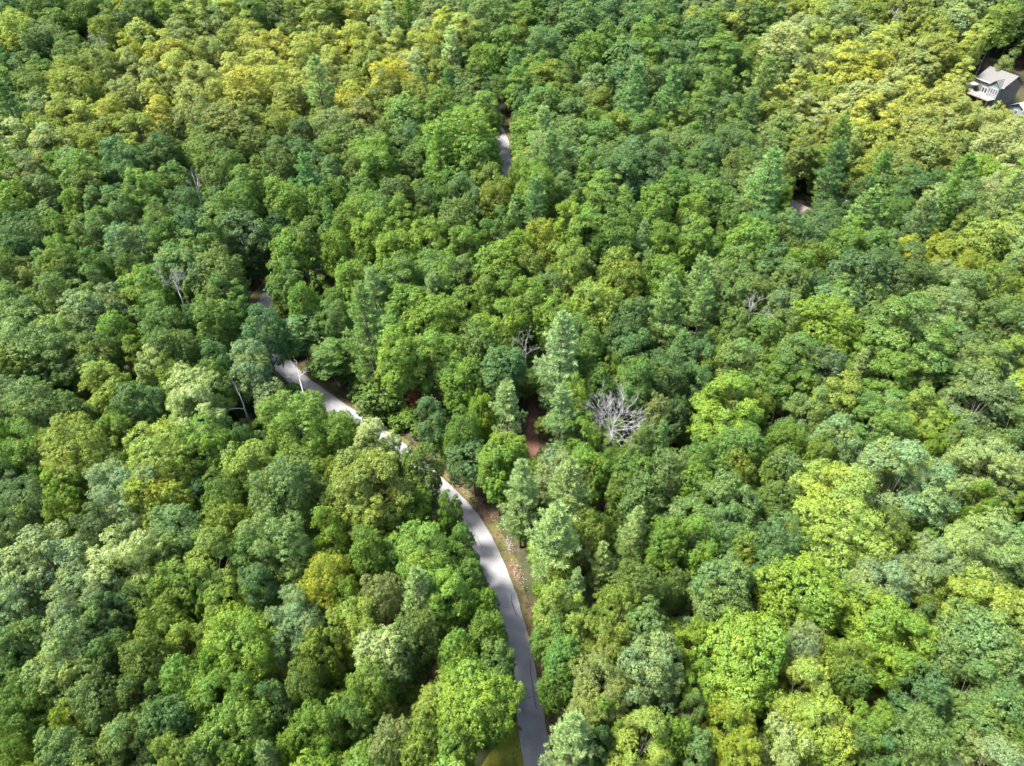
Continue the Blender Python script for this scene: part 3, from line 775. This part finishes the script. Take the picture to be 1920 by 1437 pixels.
def mass(name, items):
    keys = sorted(SRC)
    n = len(items)
    me = bpy.data.meshes.new(name)
    me.vertices.add(n)
    me.vertices.foreach_set('co', np.array([(t['x'], t['y'], float(gnd(t['x'], t['y'])) - 0.05) for t in items], np.float32).reshape(-1))
    vi, rr, ss, cc = [], [], [], []
    for t in items:
        opts = [i for i, k in enumerate(keys) if k[0] == t['kind']]
        vi.append(opts[int(rng.integers(len(opts)))])
        rr.append((0, 0, rng.uniform(0, 6.28)))
        ss.append(scale_of(t))
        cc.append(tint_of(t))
    me.attributes.new('variant', 'INT', 'POINT').data.foreach_set('value', np.array(vi, np.int32))
    me.attributes.new('turn', 'FLOAT_VECTOR', 'POINT').data.foreach_set('vector', np.array(rr, np.float32).reshape(-1))
    me.attributes.new('size', 'FLOAT_VECTOR', 'POINT').data.foreach_set('vector', np.array(ss, np.float32).reshape(-1))
    me.attributes.new('leaf_tint', 'FLOAT_COLOR', 'POINT').data.foreach_set('color', np.array(cc, np.float32).reshape(-1))
    o = bpy.data.objects.new(name, me); COL.objects.link(o)
    ng = bpy.data.node_groups.new(name + '_scatter', 'GeometryNodeTree')
    ng.interface.new_socket('Geometry', in_out='INPUT', socket_type='NodeSocketGeometry')
    ng.interface.new_socket('Geometry', in_out='OUTPUT', socket_type='NodeSocketGeometry')
    gi, go = ng.nodes.new('NodeGroupInput'), ng.nodes.new('NodeGroupOutput')
    L = ng.links.new
    jn = ng.nodes.new('GeometryNodeJoinGeometry')
    nv = ng.nodes.new('GeometryNodeInputNamedAttribute'); nv.data_type = 'INT'; nv.inputs['Name'].default_value = 'variant'
    nrot = ng.nodes.new('GeometryNodeInputNamedAttribute'); nrot.data_type = 'FLOAT_VECTOR'; nrot.inputs['Name'].default_value = 'turn'
    nsc = ng.nodes.new('GeometryNodeInputNamedAttribute'); nsc.data_type = 'FLOAT_VECTOR'; nsc.inputs['Name'].default_value = 'size'
    e2r = ng.nodes.new('FunctionNodeEulerToRotation'); L(nrot.outputs[0], e2r.inputs[0])
    for i, k in enumerate(keys):
        if i not in vi: continue
        oc = ng.nodes.new('GeometryNodeObjectInfo'); oc.inputs['Object'].default_value = SRC[k][0]
        ot = ng.nodes.new('GeometryNodeObjectInfo'); ot.inputs['Object'].default_value = SRC[k][1]
        jj = ng.nodes.new('GeometryNodeJoinGeometry')
        L(oc.outputs['Geometry'], jj.inputs[0]); L(ot.outputs['Geometry'], jj.inputs[0])
        cmp_ = ng.nodes.new('FunctionNodeCompare'); cmp_.data_type = 'INT'; cmp_.operation = 'EQUAL'
        ia = [s for s in cmp_.inputs if s.type == 'INT']
        L(nv.outputs[0], ia[0]); ia[1].default_value = i
        ip = ng.nodes.new('GeometryNodeInstanceOnPoints')
        L(gi.outputs[0], ip.inputs['Points']); L(cmp_.outputs[0], ip.inputs['Selection']); L(jj.outputs[0], ip.inputs['Instance'])
        L(e2r.outputs[0], ip.inputs['Rotation']); L(nsc.outputs[0], ip.inputs['Scale'])
        L(ip.outputs[0], jn.inputs[0])
    L(jn.outputs[0], go.inputs[0])
    md = o.modifiers.new('scatter', 'NODES'); md.node_group = ng
    return o

rest = [t for t in trees if not t['single']]
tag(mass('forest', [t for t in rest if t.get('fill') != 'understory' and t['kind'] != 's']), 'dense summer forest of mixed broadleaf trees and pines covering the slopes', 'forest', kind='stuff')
tag(mass('undergrowth', [t for t in rest if t.get('fill') == 'understory' or t['kind'] == 's']), 'low green undergrowth filling the gaps under the tall trees', 'undergrowth', kind='stuff')
print('TREES', len(trees), 'singles', len(singles), {k: sum(1 for t in singles if t['kind'] == k) for k in LIMIT}, 'cat', sum(t['cat'] for t in trees))

# ------------------------------------------------------------------ dead and bare trees
def dead_tree(name, label, px, py, hc, H, spread, mat, seed, limbs=9, levels=3, lift=0.35, rad=0.17, group=None, z0=0.38, bias=None):
    rs = np.random.default_rng(seed)
    p, dep = at(px, py, hc)
    g = float(gnd(p[0], p[1]))
    root = empty(name, (p[0], p[1], g - 0.1), 0)
    tr = [(np.array((0, 0, -0.5)), rad * 1.5), (np.array((0.1, 0, H * z0)), rad), (np.array((0.15, 0.1, H * 0.68)), rad * 0.62), (np.array((0.1, 0.1, H * 0.86)), rad * 0.25)]
    o = bpy.data.objects.new('trunk', tubes('trunk', [tr], mat, 7)); COL.objects.link(o); o.parent = root
    def grow(a, d, L, r, lev, out):
        n = 4
        line = [(a, r)]
        q = a.copy()
        dd = d.copy()
        for i in range(n):
            dd = dd + rs.normal(0, 0.09, 3) + np.array((0, 0, 0.05))
            dd /= np.linalg.norm(dd)
            q = q + dd * L / n
            line.append((q.copy(), r * (1 - 0.75 * (i + 1) / n)))
        out.append(line)
        if lev > 0:
            for k in range(rs.integers(3, 6)):
                t = rs.uniform(0.3, 0.98)
                i = min(int(t * n), n - 1)
                b = line[i][0] * (1 - (t * n - i)) + line[i + 1][0] * (t * n - i)
                v = dd * 1.0 + rs.normal(0, 0.42, 3)
                v /= np.linalg.norm(v)
                grow(b, v, L * rs.uniform(0.36, 0.62), max(0.013, r * (1 - 0.7 * t) * 0.6), lev - 1, out)
    for k in range(limbs):
        a = 6.283 * k / limbs + rs.normal(0, 0.25)
        f = rs.uniform(0, 1)
        z = H * (z0 + (0.84 - z0) * f)
        d = np.array((math.cos(a), math.sin(a), lift + 0.6 * f + rs.normal(0, 0.12)))
        if bias is not None: d = d + np.array(bias)
        d /= np.linalg.norm(d)
        segs = []
        grow(np.array((0.1, 0.05, z)), d, spread * rs.uniform(0.7, 1.1) * (1.1 - 0.35 * f), rad * 0.55 * (1 - 0.4 * f), levels, segs)
        o = bpy.data.objects.new('limb', tubes('limb', segs, mat, 4)); COL.objects.link(o); o.parent = root
    tag(root, label, 'dead tree', group)
    return root
G_ = 'bare dead trees in the forest'
dead_tree('dead_tree', 'large bleached leafless tree with a wide fan of white branches in mid forest', 1148, 800, 8.6, 13.0, 5.6, M_DEAD, 21, 26, 3, 0.42, 0.075, G_, 0.40)
dead_tree('dead_tree', 'grey bare tree leaning with spiky limbs among green crowns by the road bend', 336, 552, 13.5, 19, 4.0, M_GREYDEAD, 5, 6, 3, 0.9, 0.16, G_, 0.6, (-0.35, 0, 0))
dead_tree('dead_tree', 'thin pale bare tree standing upright in the upper part of the forest', 368, 352, 13.5, 20, 4.2, M_GREYDEAD, 6, 4, 2, 1.6, 0.2, G_, 0.55)
dead_tree('dead_tree', 'two-forked bare snag beside the big bright green tree by the road', 452, 752, 11, 15, 4.4, M_GREYDEAD, 8, 3, 1, 1.1, 0.14, G_, 0.6, (-0.5, 0, 0))
dead_tree('dead_tree', 'small white bare treetop sticking out over the asphalt road', 556, 694, 13.0, 15.5, 2.0, M_DEAD, 9, 5, 2, 0.8, 0.10, G_, 0.72)
dead_tree('dead_tree', 'fine grey twiggy bare tree behind the tall middle pine', 985, 648, 14.0, 18, 3.0, M_GREYDEAD, 10, 5, 3, 0.8, 0.12, G_, 0.62)
dead_tree('dead_tree', 'brownish grey bare crown near the upper left photo corner', 184, 82, 15, 19, 3.6, M_GREYDEAD, 11, 8, 3, 0.6, 0.13, G_, 0.55)
dead_tree('dead_tree', 'grey twiggy bare treetop in the middle of the right-hand forest', 1410, 574, 15, 18.5, 2.8, M_GREYDEAD, 12, 6, 3, 0.5, 0.12, G_, 0.65)
dead_tree('dead_tree', 'dark bare branches showing at the top photo edge toward the right', 1680, 26, 15.5, 20, 4.0, M_GREYDEAD, 13, 6, 3, 0.8, 0.14, G_, 0.6)

# rusty dead conifer by the road
def one(kind, col, px, py, hc, Rr, H, name, label, cat, v=0, a=0.0):
    p, _ = at(px, py, hc)
    Rref, Href = REF[kind]
    root = make_tree(name, kind, v, (p[0], p[1], float(gnd(p[0], p[1])) - .05), 1.0, (Rr / Rref, Rr / Rref, H / Href), (*TINT[col], a))
    return tag(root, label, cat)
one('p', 'R', 786, 742, 5.0, 2.3, 8.5, 'dead_conifer', 'rust brown dead conifer among green shrubs beside the road', 'dead tree')

# ------------------------------------------------------------------ house, garage, cabin
M_SHING = noise_mat('grey_shingles', (0.085, 0.082, 0.080), (0.125, 0.120, 0.117), 7.0, 0.9, 0.3, (0.105, 0.097, 0.092), 0.5)
M_WALL = noise_mat('taupe_siding', (0.12, 0.10, 0.09), (0.15, 0.13, 0.115), 2.0, 0.85, 0.1)
M_BAY = noise_mat('grey_siding', (0.16, 0.17, 0.17), (0.20, 0.21, 0.21), 2.0, 0.85, 0.1)
M_TEAL = noise_mat('teal_gable', (0.06, 0.10, 0.10), (0.09, 0.135, 0.135), 3.0, 0.8, 0.1)
M_TRIM = noise_mat('white_trim', (0.38, 0.37, 0.36), (0.48, 0.47, 0.46), 3.0, 0.7, 0.05)
M_DECK = noise_mat('deck_boards', (0.19, 0.155, 0.13), (0.26, 0.22, 0.19), 3.0, 0.85, 0.2)
M_METAL = noise_mat('white_metal_roof', (0.26, 0.265, 0.27), (0.33, 0.335, 0.34), 1.5, 0.55, 0.05)
M_PINK = noise_mat('pinkish_roof', (0.15, 0.105, 0.097), (0.20, 0.15, 0.137), 5.0, 0.9, 0.25, (0.17, 0.13, 0.115), 0.4)
M_BRICK = noise_mat('chimney_brick', (0.075, 0.035, 0.028), (0.12, 0.06, 0.048), 5.0, 0.9, 0.3)
M_WOOD = noise_mat('brown_wood', (0.10, 0.055, 0.032), (0.17, 0.10, 0.06), 4.0, 0.85, 0.2)
M_TARP = noise_mat('white_tarp', (0.5, 0.5, 0.49), (0.65, 0.65, 0.64), 3.0, 0.6, 0.2)
def glass_mat():
    m, nt, out = new_mat('window_glass')
    b = nt.nodes.new('ShaderNodeBsdfPrincipled')
    b.inputs['Base Color'].default_value = (0.03, 0.04, 0.045, 1); b.inputs['Roughness'].default_value = 0.08
    nt.links.new(b.outputs[0], out.inputs[0])
    return m
M_GLASS = glass_mat()

class MB:
    def __init__(self): self.V, self.F = [], []
    def box(self, x0, x1, y0, y1, z0, z1):
        b = len(self.V)
        self.V += [(x, y, z) for z in (z0, z1) for y in (y0, y1) for x in (x0, x1)]
        self.F += [tuple(b + i for i in f) for f in ((0, 2, 3, 1), (4, 5, 7, 6), (0, 1, 5, 4), (2, 6, 7, 3), (0, 4, 6, 2), (1, 3, 7, 5))]
        return self
    def poly(self, pts, d):
        """prism: pts extruded by the vector d"""
        b, n = len(self.V), len(pts)
        self.V += [tuple(p) for p in pts] + [tuple(np.add(p, d)) for p in pts]
        self.F += [tuple(b + i for i in range(n))[::-1], tuple(b + n + i for i in range(n))]
        self.F += [(b + i, b + (i + 1) % n, b + n + (i + 1) % n, b + n + i) for i in range(n)]
        return self
    def build(self, name, mat, parent=None):
        o = mesh_obj(name, self.V, self.F, mat, parent)
        bm = bmesh.new(); bm.from_mesh(o.data); bmesh.ops.recalc_face_normals(bm, faces=bm.faces); bm.to_mesh(o.data); bm.free()
        return o

def window(parent, x, z, w, h, y, mats=(None, None), axis='y'):
    """a window set in a wall whose outer face is at y, looking towards -y"""
    f = MB().box(x - w / 2 - .09, x + w / 2 + .09, y - .06, y - .002, z - .09, z).box(x - w / 2 - .09, x + w / 2 + .09, y - .06, y - .002, z + h, z + h + .09) \
        .box(x - w / 2 - .09, x - w / 2, y - .06, y - .002, z, z + h).box(x + w / 2, x + w / 2 + .09, y - .06, y - .002, z, z + h).box(x - .025, x + .025, y - .045, y - .004, z, z + h).build('window', M_TRIM, parent)
    MB().box(x - w / 2, x + w / 2, y - .03, y - .006, z, z + h).build('pane', M_GLASS, f)
    return f

hz = math.atan2(a_[1], a_[0])
house = empty('house', (FL[0], FL[1], 8.5), hz)
tag(house, 'two-storey taupe house with grey shingle roof and sunny deck at the forest edge', 'house')
E = 6.0   # eave height
MB().box(0, LEN, 0, DEP, -4.5, E).build('wall', M_WALL, house)
rt_ = 2.5
MB().poly([(-0.0, 0.02, E), (-0.0, DEP - .02, E), (-0.0, DEP / 2, E + rt_ - 0.12)], (LEN, 0, 0)).build('gable_wall', M_WALL, house)
roof = MB()
sl = rt_ / (DEP / 2)
for s in (0, 1):
    y0, y1 = (-0.5, DEP / 2) if s == 0 else (DEP + .5, DEP / 2)
    z0, z1 = E - 0.5 * sl, E + rt_
    roof.poly([(-0.5, y0, z0), (-0.5, y1, z1), (-0.5, y1, z1 + 0.22), (-0.5, y0, z0 + 0.22)], (LEN + 1.0, 0, 0))
ro = roof.build('roof', M_SHING, house)
MB().box(1.2, 2.1, DEP / 2 + .5, DEP / 2 + 1.4, E + 1, E + rt_ + 1.5).build('chimney', M_BRICK, ro)
MB().box(-0.52, LEN + .52, -0.56, -0.505, E - 0.5 * sl - 0.12, E - 0.5 * sl + 0.2).build('gutter', M_TRIM, house)
# projecting bay with its own gable
bx0, bx1, by = 5.3, 8.9, -1.3
bay = MB().box(bx0, bx1, by, -0.003, -4.0, E - 0.4).build('bay', M_BAY, house)
mx_ = (bx0 + bx1) / 2
MB().poly([(bx0, by - .02, E - .4), (bx1, by - .02, E - .4), (mx_, by - .02, E + 1.25)], (0, 3.0, 0)).build('bay_gable', M_TEAL, house)
br = MB()
for s in (0, 1):
    xa = bx0 - .45 if s == 0 else bx1 + .45
    br.poly([(xa, by - .4, E - .72), (mx_, by - .4, E + 1.27), (mx_, by - .4, E + 1.45), (xa, by - .4, E - .54)], (0, 4.0, 0))
br.build('bay_roof', M_SHING, house)
for k in range(4):
    window(bay, bx0 + 0.55 + k * 0.83, 3.4, 0.52, 1.5, by)
for x in (0.8, 2.3, 3.9):
    window(house, x, 4.3, 0.8, 1.0, 0)
dr = MB().box(2.6, 4.5, -.05, -.003, 2.35, 4.0).build('door', M_TRIM, house)
for k in range(2):
    MB().box(2.75 + k * .9, 3.45 + k * .9, -.075, -.052, 2.5, 3.85).build('door_pane', M_GLASS, dr)
# deck
dk = MB().box(-1.6, 5.25, -4.4, -.01, 2.05, 2.3).box(5.25, 9.0, -4.4, -1.32, 2.052, 2.298)
deck = dk.build('deck', M_DECK, house)
for x in (-1.4, 1.9, 5.3, 8.7):
    MB().box(x - .09, x + .09, -4.3, -4.12, -4.5, 2.045).build('deck_post', M_WOOD, deck)
rl = MB().box(-1.6, 9.0, -4.4, -4.32, 3.2, 3.28).box(-1.6, -1.52, -4.3, -.1, 3.2, 3.28).box(8.92, 9.0, -4.3, -1.4, 3.2, 3.28)
for k in range(54):
    rl.box(-1.58 + k * .195, -1.54 + k * .195, -4.38, -4.34, 2.302, 3.198)
for k in range(18):
    rl.box(-1.58, -1.54, -4.2 + k * .22, -4.16 + k * .22, 2.302, 3.198)
rl.build('railing', M_TRIM, deck)
um = empty('parasol', to_house(0.2, -1.7, 2.302), hz)
tag(um, 'white garden parasol open on the house deck', 'parasol')
bm = bmesh.new(); bmesh.ops.create_cone(bm, cap_ends=True, segments=8, radius1=1.5, radius2=0.05, depth=0.6, matrix=Matrix.Translation((0, 0, 2.35)))
me = bpy.data.meshes.new('canopy'); bm.to_mesh(me); bm.free(); me.materials.append(M_TRIM)
o = bpy.data.objects.new('canopy', me); COL.objects.link(o); o.parent = um
o = bpy.data.objects.new('pole', tubes('pole', [[(np.array((0, 0, 0.0)), .03), (np.array((0, 0, 2.6)), .03)]], M_WOOD, 6)); COL.objects.link(o); o.parent = um
tb = empty('garden_table', to_house(0.5, -3.0, 2.302), hz)
tag(tb, 'pale garden table on the house deck', 'table')
MB().box(-.8, .8, -.5, .5, .70, .76).build('table_top', M_TRIM, tb)
for x in (-.7, .7):
    for y in (-.42, .42):
        MB().box(x - .04, x + .04, y - .04, y + .04, 0, .698).build('leg', M_TRIM, tb)
for i, (x, y, rz, lb) in enumerate(((-0.9, -3.0, -1.57, 'white garden chair at the far end of the deck table'), (2.0, -3.0, 1.57, 'white garden chair at the bay side of the deck table'), (4.4, -3.3, 0.4, 'white garden chair alone by the deck railing'))):
    ch = empty('garden_chair', to_house(x, y, 2.302), hz + rz)
    tag(ch, lb, 'chair', 'garden chairs on the deck')
    MB().box(-.28, .28, -.28, .28, .42, .48).build('seat', M_TRIM, ch)
    MB().box(-.28, .28, .24, .30, .482, .95).build('backrest', M_TRIM, ch)
    for lx in (-.24, .24):
        for ly in (-.24, .24):
            MB().box(lx - .03, lx + .03, ly - .03, ly + .03, 0, .418).build('leg', M_TRIM, ch)
# garage beside it
gar = empty('garage', to_house(10.1, 4.9, -3.0), hz)
tag(gar, 'pale garage with white metal roof and dark teal gable beside the house', 'garage')
MB().box(0, 6.2, 0, 8.0, -2.5, 2.9).build('wall', M_BAY, gar)
MB().poly([(0.02, -.015, 2.9), (6.18, -.015, 2.9), (3.1, -.015, 4.55)], (0, 7.9, 0)).build('gable', M_TEAL, gar)
g = MB()
for s in (0, 1):
    xa = -.5 if s == 0 else 6.7
    g.poly([(xa, -.6, 2.63), (3.1, -.6, 4.58), (3.1, -.6, 4.70), (xa, -.6, 2.75)], (0, 9.2, 0))
g.build('roof', M_METAL, gar)
window(gar, 3.1, 1.3, .9, 1.0, 0)
# lawn before the house
lw = catmull([FL + a_ * (-3) - b_ * 8.6, FL + a_ * 4 - b_ * 8.6, FL + a_ * 11 - b_ * 7.6], 0.8)
strip('lawn', lw, normals2(lw), -3.4, 3.4, 0.06, M_LAWN, wob=0.4, ncross=6)

# cabin of which only the roof shows
ca = np.array((0.54, -0.84)); ca /= np.linalg.norm(ca); cb = np.array((-ca[1], ca[0]))
cc_ = np.array((77.6, 166.6)); cl0 = cc_ - ca * 3.4 - cb * 3.0
cz = float(gnd(*cc_))
cab = empty('cabin', (cl0[0], cl0[1], cz), math.atan2(ca[1], ca[0]))
tag(cab, 'small cabin with pinkish shingle roof half hidden among the trees', 'cabin')
MB().box(0, 6.8, 0, 6.0, -1.5, 3.0).build('wall', M_WALL, cab)
MB().poly([(0, .02, 3.0), (0, 5.98, 3.0), (0, 3.0, 5.0)], (6.8, 0, 0)).build('gable_wall', M_WALL, cab)
g = MB()
for s in (0, 1):
    ya = -.5 if s == 0 else 6.5
    g.poly([(-.4, ya, 2.68), (-.4, 3.0, 5.05), (-.4, 3.0, 5.2), (-.4, ya, 2.83)], (7.6, 0, 0))
cr_ = g.build('roof', M_PINK, cab)
MB().box(-.42, 7.22, 2.88, 3.12, 5.17, 5.26).build('ridge_cap', M_PINK, cr_)

# white tarpaulin lying in the little clearing right of the cabin
p, _ = at(1576, 380)
tp = empty('tarp', (p[0], p[1], float(gnd(p[0], p[1]))), 0.6)
bm = bmesh.new(); bmesh.ops.create_grid(bm, x_segments=18, y_segments=12, size=1.0)
for v in bm.verts:
    x, y = v.co.x, v.co.y
    hgt = 0.85 * max(0, 1 - (abs(x) ** 2.5)) * max(0, 1 - abs(y) ** 2) + .12 * math.sin(5 * x + 2 * y) * (1 - abs(y)) + 0.03
    v.co = (x * 2.6 + .15 * math.sin(6 * y), y * 1.0 + .2 * math.sin(4 * x), max(0.03, hgt))
me = bpy.data.meshes.new('tarp'); bm.to_mesh(me); bm.free(); me.materials.append(M_TARP); me.shade_smooth()
o = bpy.data.objects.new('sheet', me); COL.objects.link(o); o.parent = tp
MB().box(-2.9, -2.6, -.25, .05, -.05, .22).build('weight_stone', M_STONE, tp)
tag(tp, 'crumpled white tarpaulin in a shady gap near the cabin', 'tarpaulin')

# pale gravel washed onto the bank, grass on the verge, dead leaf clump on the road
V, Fc = [], []
def stone(x, y, z, s):
    b = len(V)
    pts = [(1, 0, 0), (0, 1, 0), (-1, 0, 0), (0, -1, 0), (0, 0, .7), (.7, .7, -.3), (-.7, -.7, -.3)]
    for q in pts:
        V.append((x + q[0] * s * random.uniform(.7, 1.2), y + q[1] * s * random.uniform(.7, 1.2), z + q[2] * s * .7))
    Fc.extend([(b, b + 1, b + 4), (b + 1, b + 2, b + 4), (b + 2, b + 3, b + 4), (b + 3, b, b + 4)])
for (px, py), (qx, qy), n, sp in (((905, 955), (925, 975), 30, .6), ((950, 1012), (957, 1036), 150, .3), ((958, 1050), (985, 1110), 110, .5), ((880, 925), (905, 960), 45, .5), ((868, 918), (884, 948), 25, .4)):
    A0, A1 = gp(px, py), gp(qx, qy)
    for k in range(n):
        c = A0 + (A1 - A0) * random.random() + np.array((random.gauss(0, sp), random.gauss(0, sp)))
        if road_dist(*c) < RW + .12: continue
        stone(c[0], c[1], float(gnd(*c)) + .06, random.uniform(.04, .12))
tag(mesh_obj('gravel', V, Fc, M_STONE), 'pale gravel and stones washed along the bare road bank', 'gravel', kind='stuff')
V, Fc = [], []
for k in range(14000):
    i = random.randrange(2, iw)
    off = -RW + .15 - random.uniform(0, 1) * gw[i]
    c = road_line[i] + (road_line[i + 1] - road_line[i]) * random.random() + rn[i] * off + np.array((random.gauss(0, .2), random.gauss(0, .2)))
    if road_dist(*c) < RW + .02: continue
    z = float(gnd(*c)) + .05
    a = random.uniform(0, 6.28); h = random.uniform(.06, .17); w = random.uniform(.012, .03)
    b = len(V)
    V += [(c[0] - w * math.cos(a), c[1] - w * math.sin(a), z), (c[0] + w * math.cos(a), c[1] + w * math.sin(a), z), (c[0] + random.gauss(0, .05), c[1] + random.gauss(0, .05), z + h)]
    Fc.append((b, b + 1, b + 2))
tag(mesh_obj('grass', V, Fc, M_LAWN), 'yellowish mown grass beside the road at the bottom edge', 'grass', kind='stuff')
p, _ = at(975, 1367)
M_WEED = noise_mat('verge_weeds', (0.05, 0.085, 0.015), (0.12, 0.15, 0.03), 1.5, 0.9, 0.0, (0.13, 0.11, 0.04), 0.5)
V, Fc = [], []
for k in range(2600):
    i = random.randrange(4, i1)
    side = 1 if random.random() < 0.6 else -1
    wv = shoulder_w[i] if side > 0 else 1.1
    off = side * (RW + (0.02 + random.random() ** 1.5 * 0.25 if random.random() < 0.4 else wv - random.random() ** 2 * wv * 0.8) + 0.05)
    c = road_line[i] + (road_line[i + 1] - road_line[i]) * random.random() + rn[i] * off
    z = float(gnd(*c)) + .04
    hh = random.uniform(.08, .38) * (0.5 if abs(off) < RW + .4 else 1)
    for q in range(5):
        a = random.uniform(0, 6.28); w = random.uniform(.02, .06); lx, ly = random.gauss(0, .13), random.gauss(0, .13)
        b = len(V)
        V += [(c[0] - w * math.cos(a), c[1] - w * math.sin(a), z), (c[0] + w * math.cos(a), c[1] + w * math.sin(a), z), (c[0] + lx, c[1] + ly, z + hh)]
        Fc.append((b, b + 1, b + 2))
tag(mesh_obj('weeds', V, Fc, M_WEED), 'low weeds and grass tufts along the road edges', 'weeds', kind='stuff')
lf = mesh_obj('leaf_clump', *(lambda q: (q[0], q[1]))((lambda rs: ([(x * .16 + rs.gauss(0, .02), y * .3 + rs.gauss(0, .02), .02 + .10 * max(0, 1 - x * x - y * y)) for y in (-1, -.5, 0, .5, 1) for x in (-1, -.4, .3, 1)],
    [(j * 4 + i, j * 4 + i + 1, (j + 1) * 4 + i + 1, (j + 1) * 4 + i) for j in range(4) for i in range(3)]))(random.Random(4))), M_WOOD)
lf.location = (p[0], p[1], float(gnd(p[0], p[1])) + .095); lf.rotation_euler = (0, 0, .5)
tag(lf, 'small dark brown clump of dead leaves lying on the asphalt', 'leaf litter')

# ------------------------------------------------------------------ labels: each tells its tree from the others by look and by what it stands near
MARKS = [(1150, 795, 'the bleached leafless tree'), (965, 1050, 'the gravelly road bank'), (940, 1400, 'the mown grass patch'), (498, 560, 'the road bend'),
         (945, 295, 'the far road gap'), (1870, 160, 'the taupe house'), (1496, 380, 'the pinkish cabin roof'), (785, 742, 'the rusty dead conifer'),
         (335, 550, 'the grey leaning bare tree'), (370, 345, 'the thin upper bare tree'), (1000, 800, 'the red dirt path'), (452, 750, 'the forked bare snag'),
         (1410, 574, 'the grey twiggy treetop'), (0, 0, 'the top left corner'), (1920, 0, 'the top right corner'), (0, 1437, 'the bottom left corner'), (1920, 1437, 'the bottom right corner'),
         (0, 720, 'the left edge midpoint'), (1920, 720, 'the right edge midpoint')]
HERO = [(230, 1057, 'W', 'pale cream-topped tree alone at the lower left', 'the lower cream-topped tree'), (361, 737, 'W', 'upper of two cream-topped trees left of the road', 'the twin cream-topped trees'),
        (697, 834, 'W', 'cream-topped tree whose crown overhangs the road', 'the road-side cream-topped tree'), (1363, 764, 'L', 'big dome-shaped lime tree right of the bleached tree', 'the big lime dome'),
        (1567, 1000, 'Y', 'very wide pale yellow-green tree in the right foreground', 'the wide pale yellow-green tree'), (1694, 887, 'P', 'big smooth sage green dome high on the right side', 'the big sage dome'),
        (287, 977, 'K', 'wide golden yellow crown in the lower left quarter', 'the wide golden crown'), (1052, 1391, 'P', 'bushy pale pine cut by the bottom edge beside the road', 'the bushy bottom-edge pine'),
        (1051, 674, 'P', 'tall pale pine with ragged tiers in the picture centre', 'the tall central pine'), (1393, 1224, 'L', 'broad lime tree low on the right, left of the pale ones', 'the broad low lime tree'),
        (541, 764, 'M', 'big fresh green tree hiding the road below the bend', 'the big road-hiding tree'), (1708, 620, 'G', 'broad dark dome between the grey-blue and lime trees', 'the broad dark dome')]
taken = set()
for hx, hy, hc_, lab, mark in HERO:
    c = [t for t in singles if t['col'] == hc_ and id(t) not in taken and math.hypot(t['px'] - hx, t['py'] - hy) < 40]
    if c:
        t = min(c, key=lambda t: math.hypot(t['px'] - hx, t['py'] - hy))
        taken.add(id(t)); t['obj']['label'] = lab
        MARKS.append((hx, hy, mark))
KINDW = {'b': 'broadleaf tree', 't': 'slender tree', 'c': 'pointed conifer', 'p': 'pine', 's': 'shrub'}
ORD = ['nearest', 'second nearest', 'third nearest', 'fourth nearest', 'fifth nearest', 'sixth nearest', 'seventh nearest', 'eighth nearest', 'ninth nearest', 'tenth nearest', 'eleventh nearest', 'twelfth nearest']
buckets = {}
for t in singles:
    if id(t) in taken: continue
    mx0 = min(MARKS, key=lambda m: math.hypot(m[0] - t['px'], m[1] - t['py']))
    dx, dy = t['px'] - mx0[0], t['py'] - mx0[1]
    side = ('right of' if dx > 0 else 'left of') if abs(dx) > abs(dy) else ('below' if dy > 0 else 'above')
    buckets.setdefault((t['kind'], t['col'], mx0[2], side), []).append((math.hypot(dx, dy), t))
for (k, col, mk, side), lst in buckets.items():
    lst.sort(key=lambda q: q[0])
    for i, (_, t) in enumerate(lst):
        r = t['R'] / REF[k][0]
        size = '' if k == 's' else 'broad ' if r > 1.15 else 'small ' if r < 0.75 else ''
        only = len(lst) == 1
        t['obj']['label'] = f"{size}{WORD[col]} {KINDW[k]} {'' if only else ORD[min(i, 11)] + ' '}{side} {mk}"
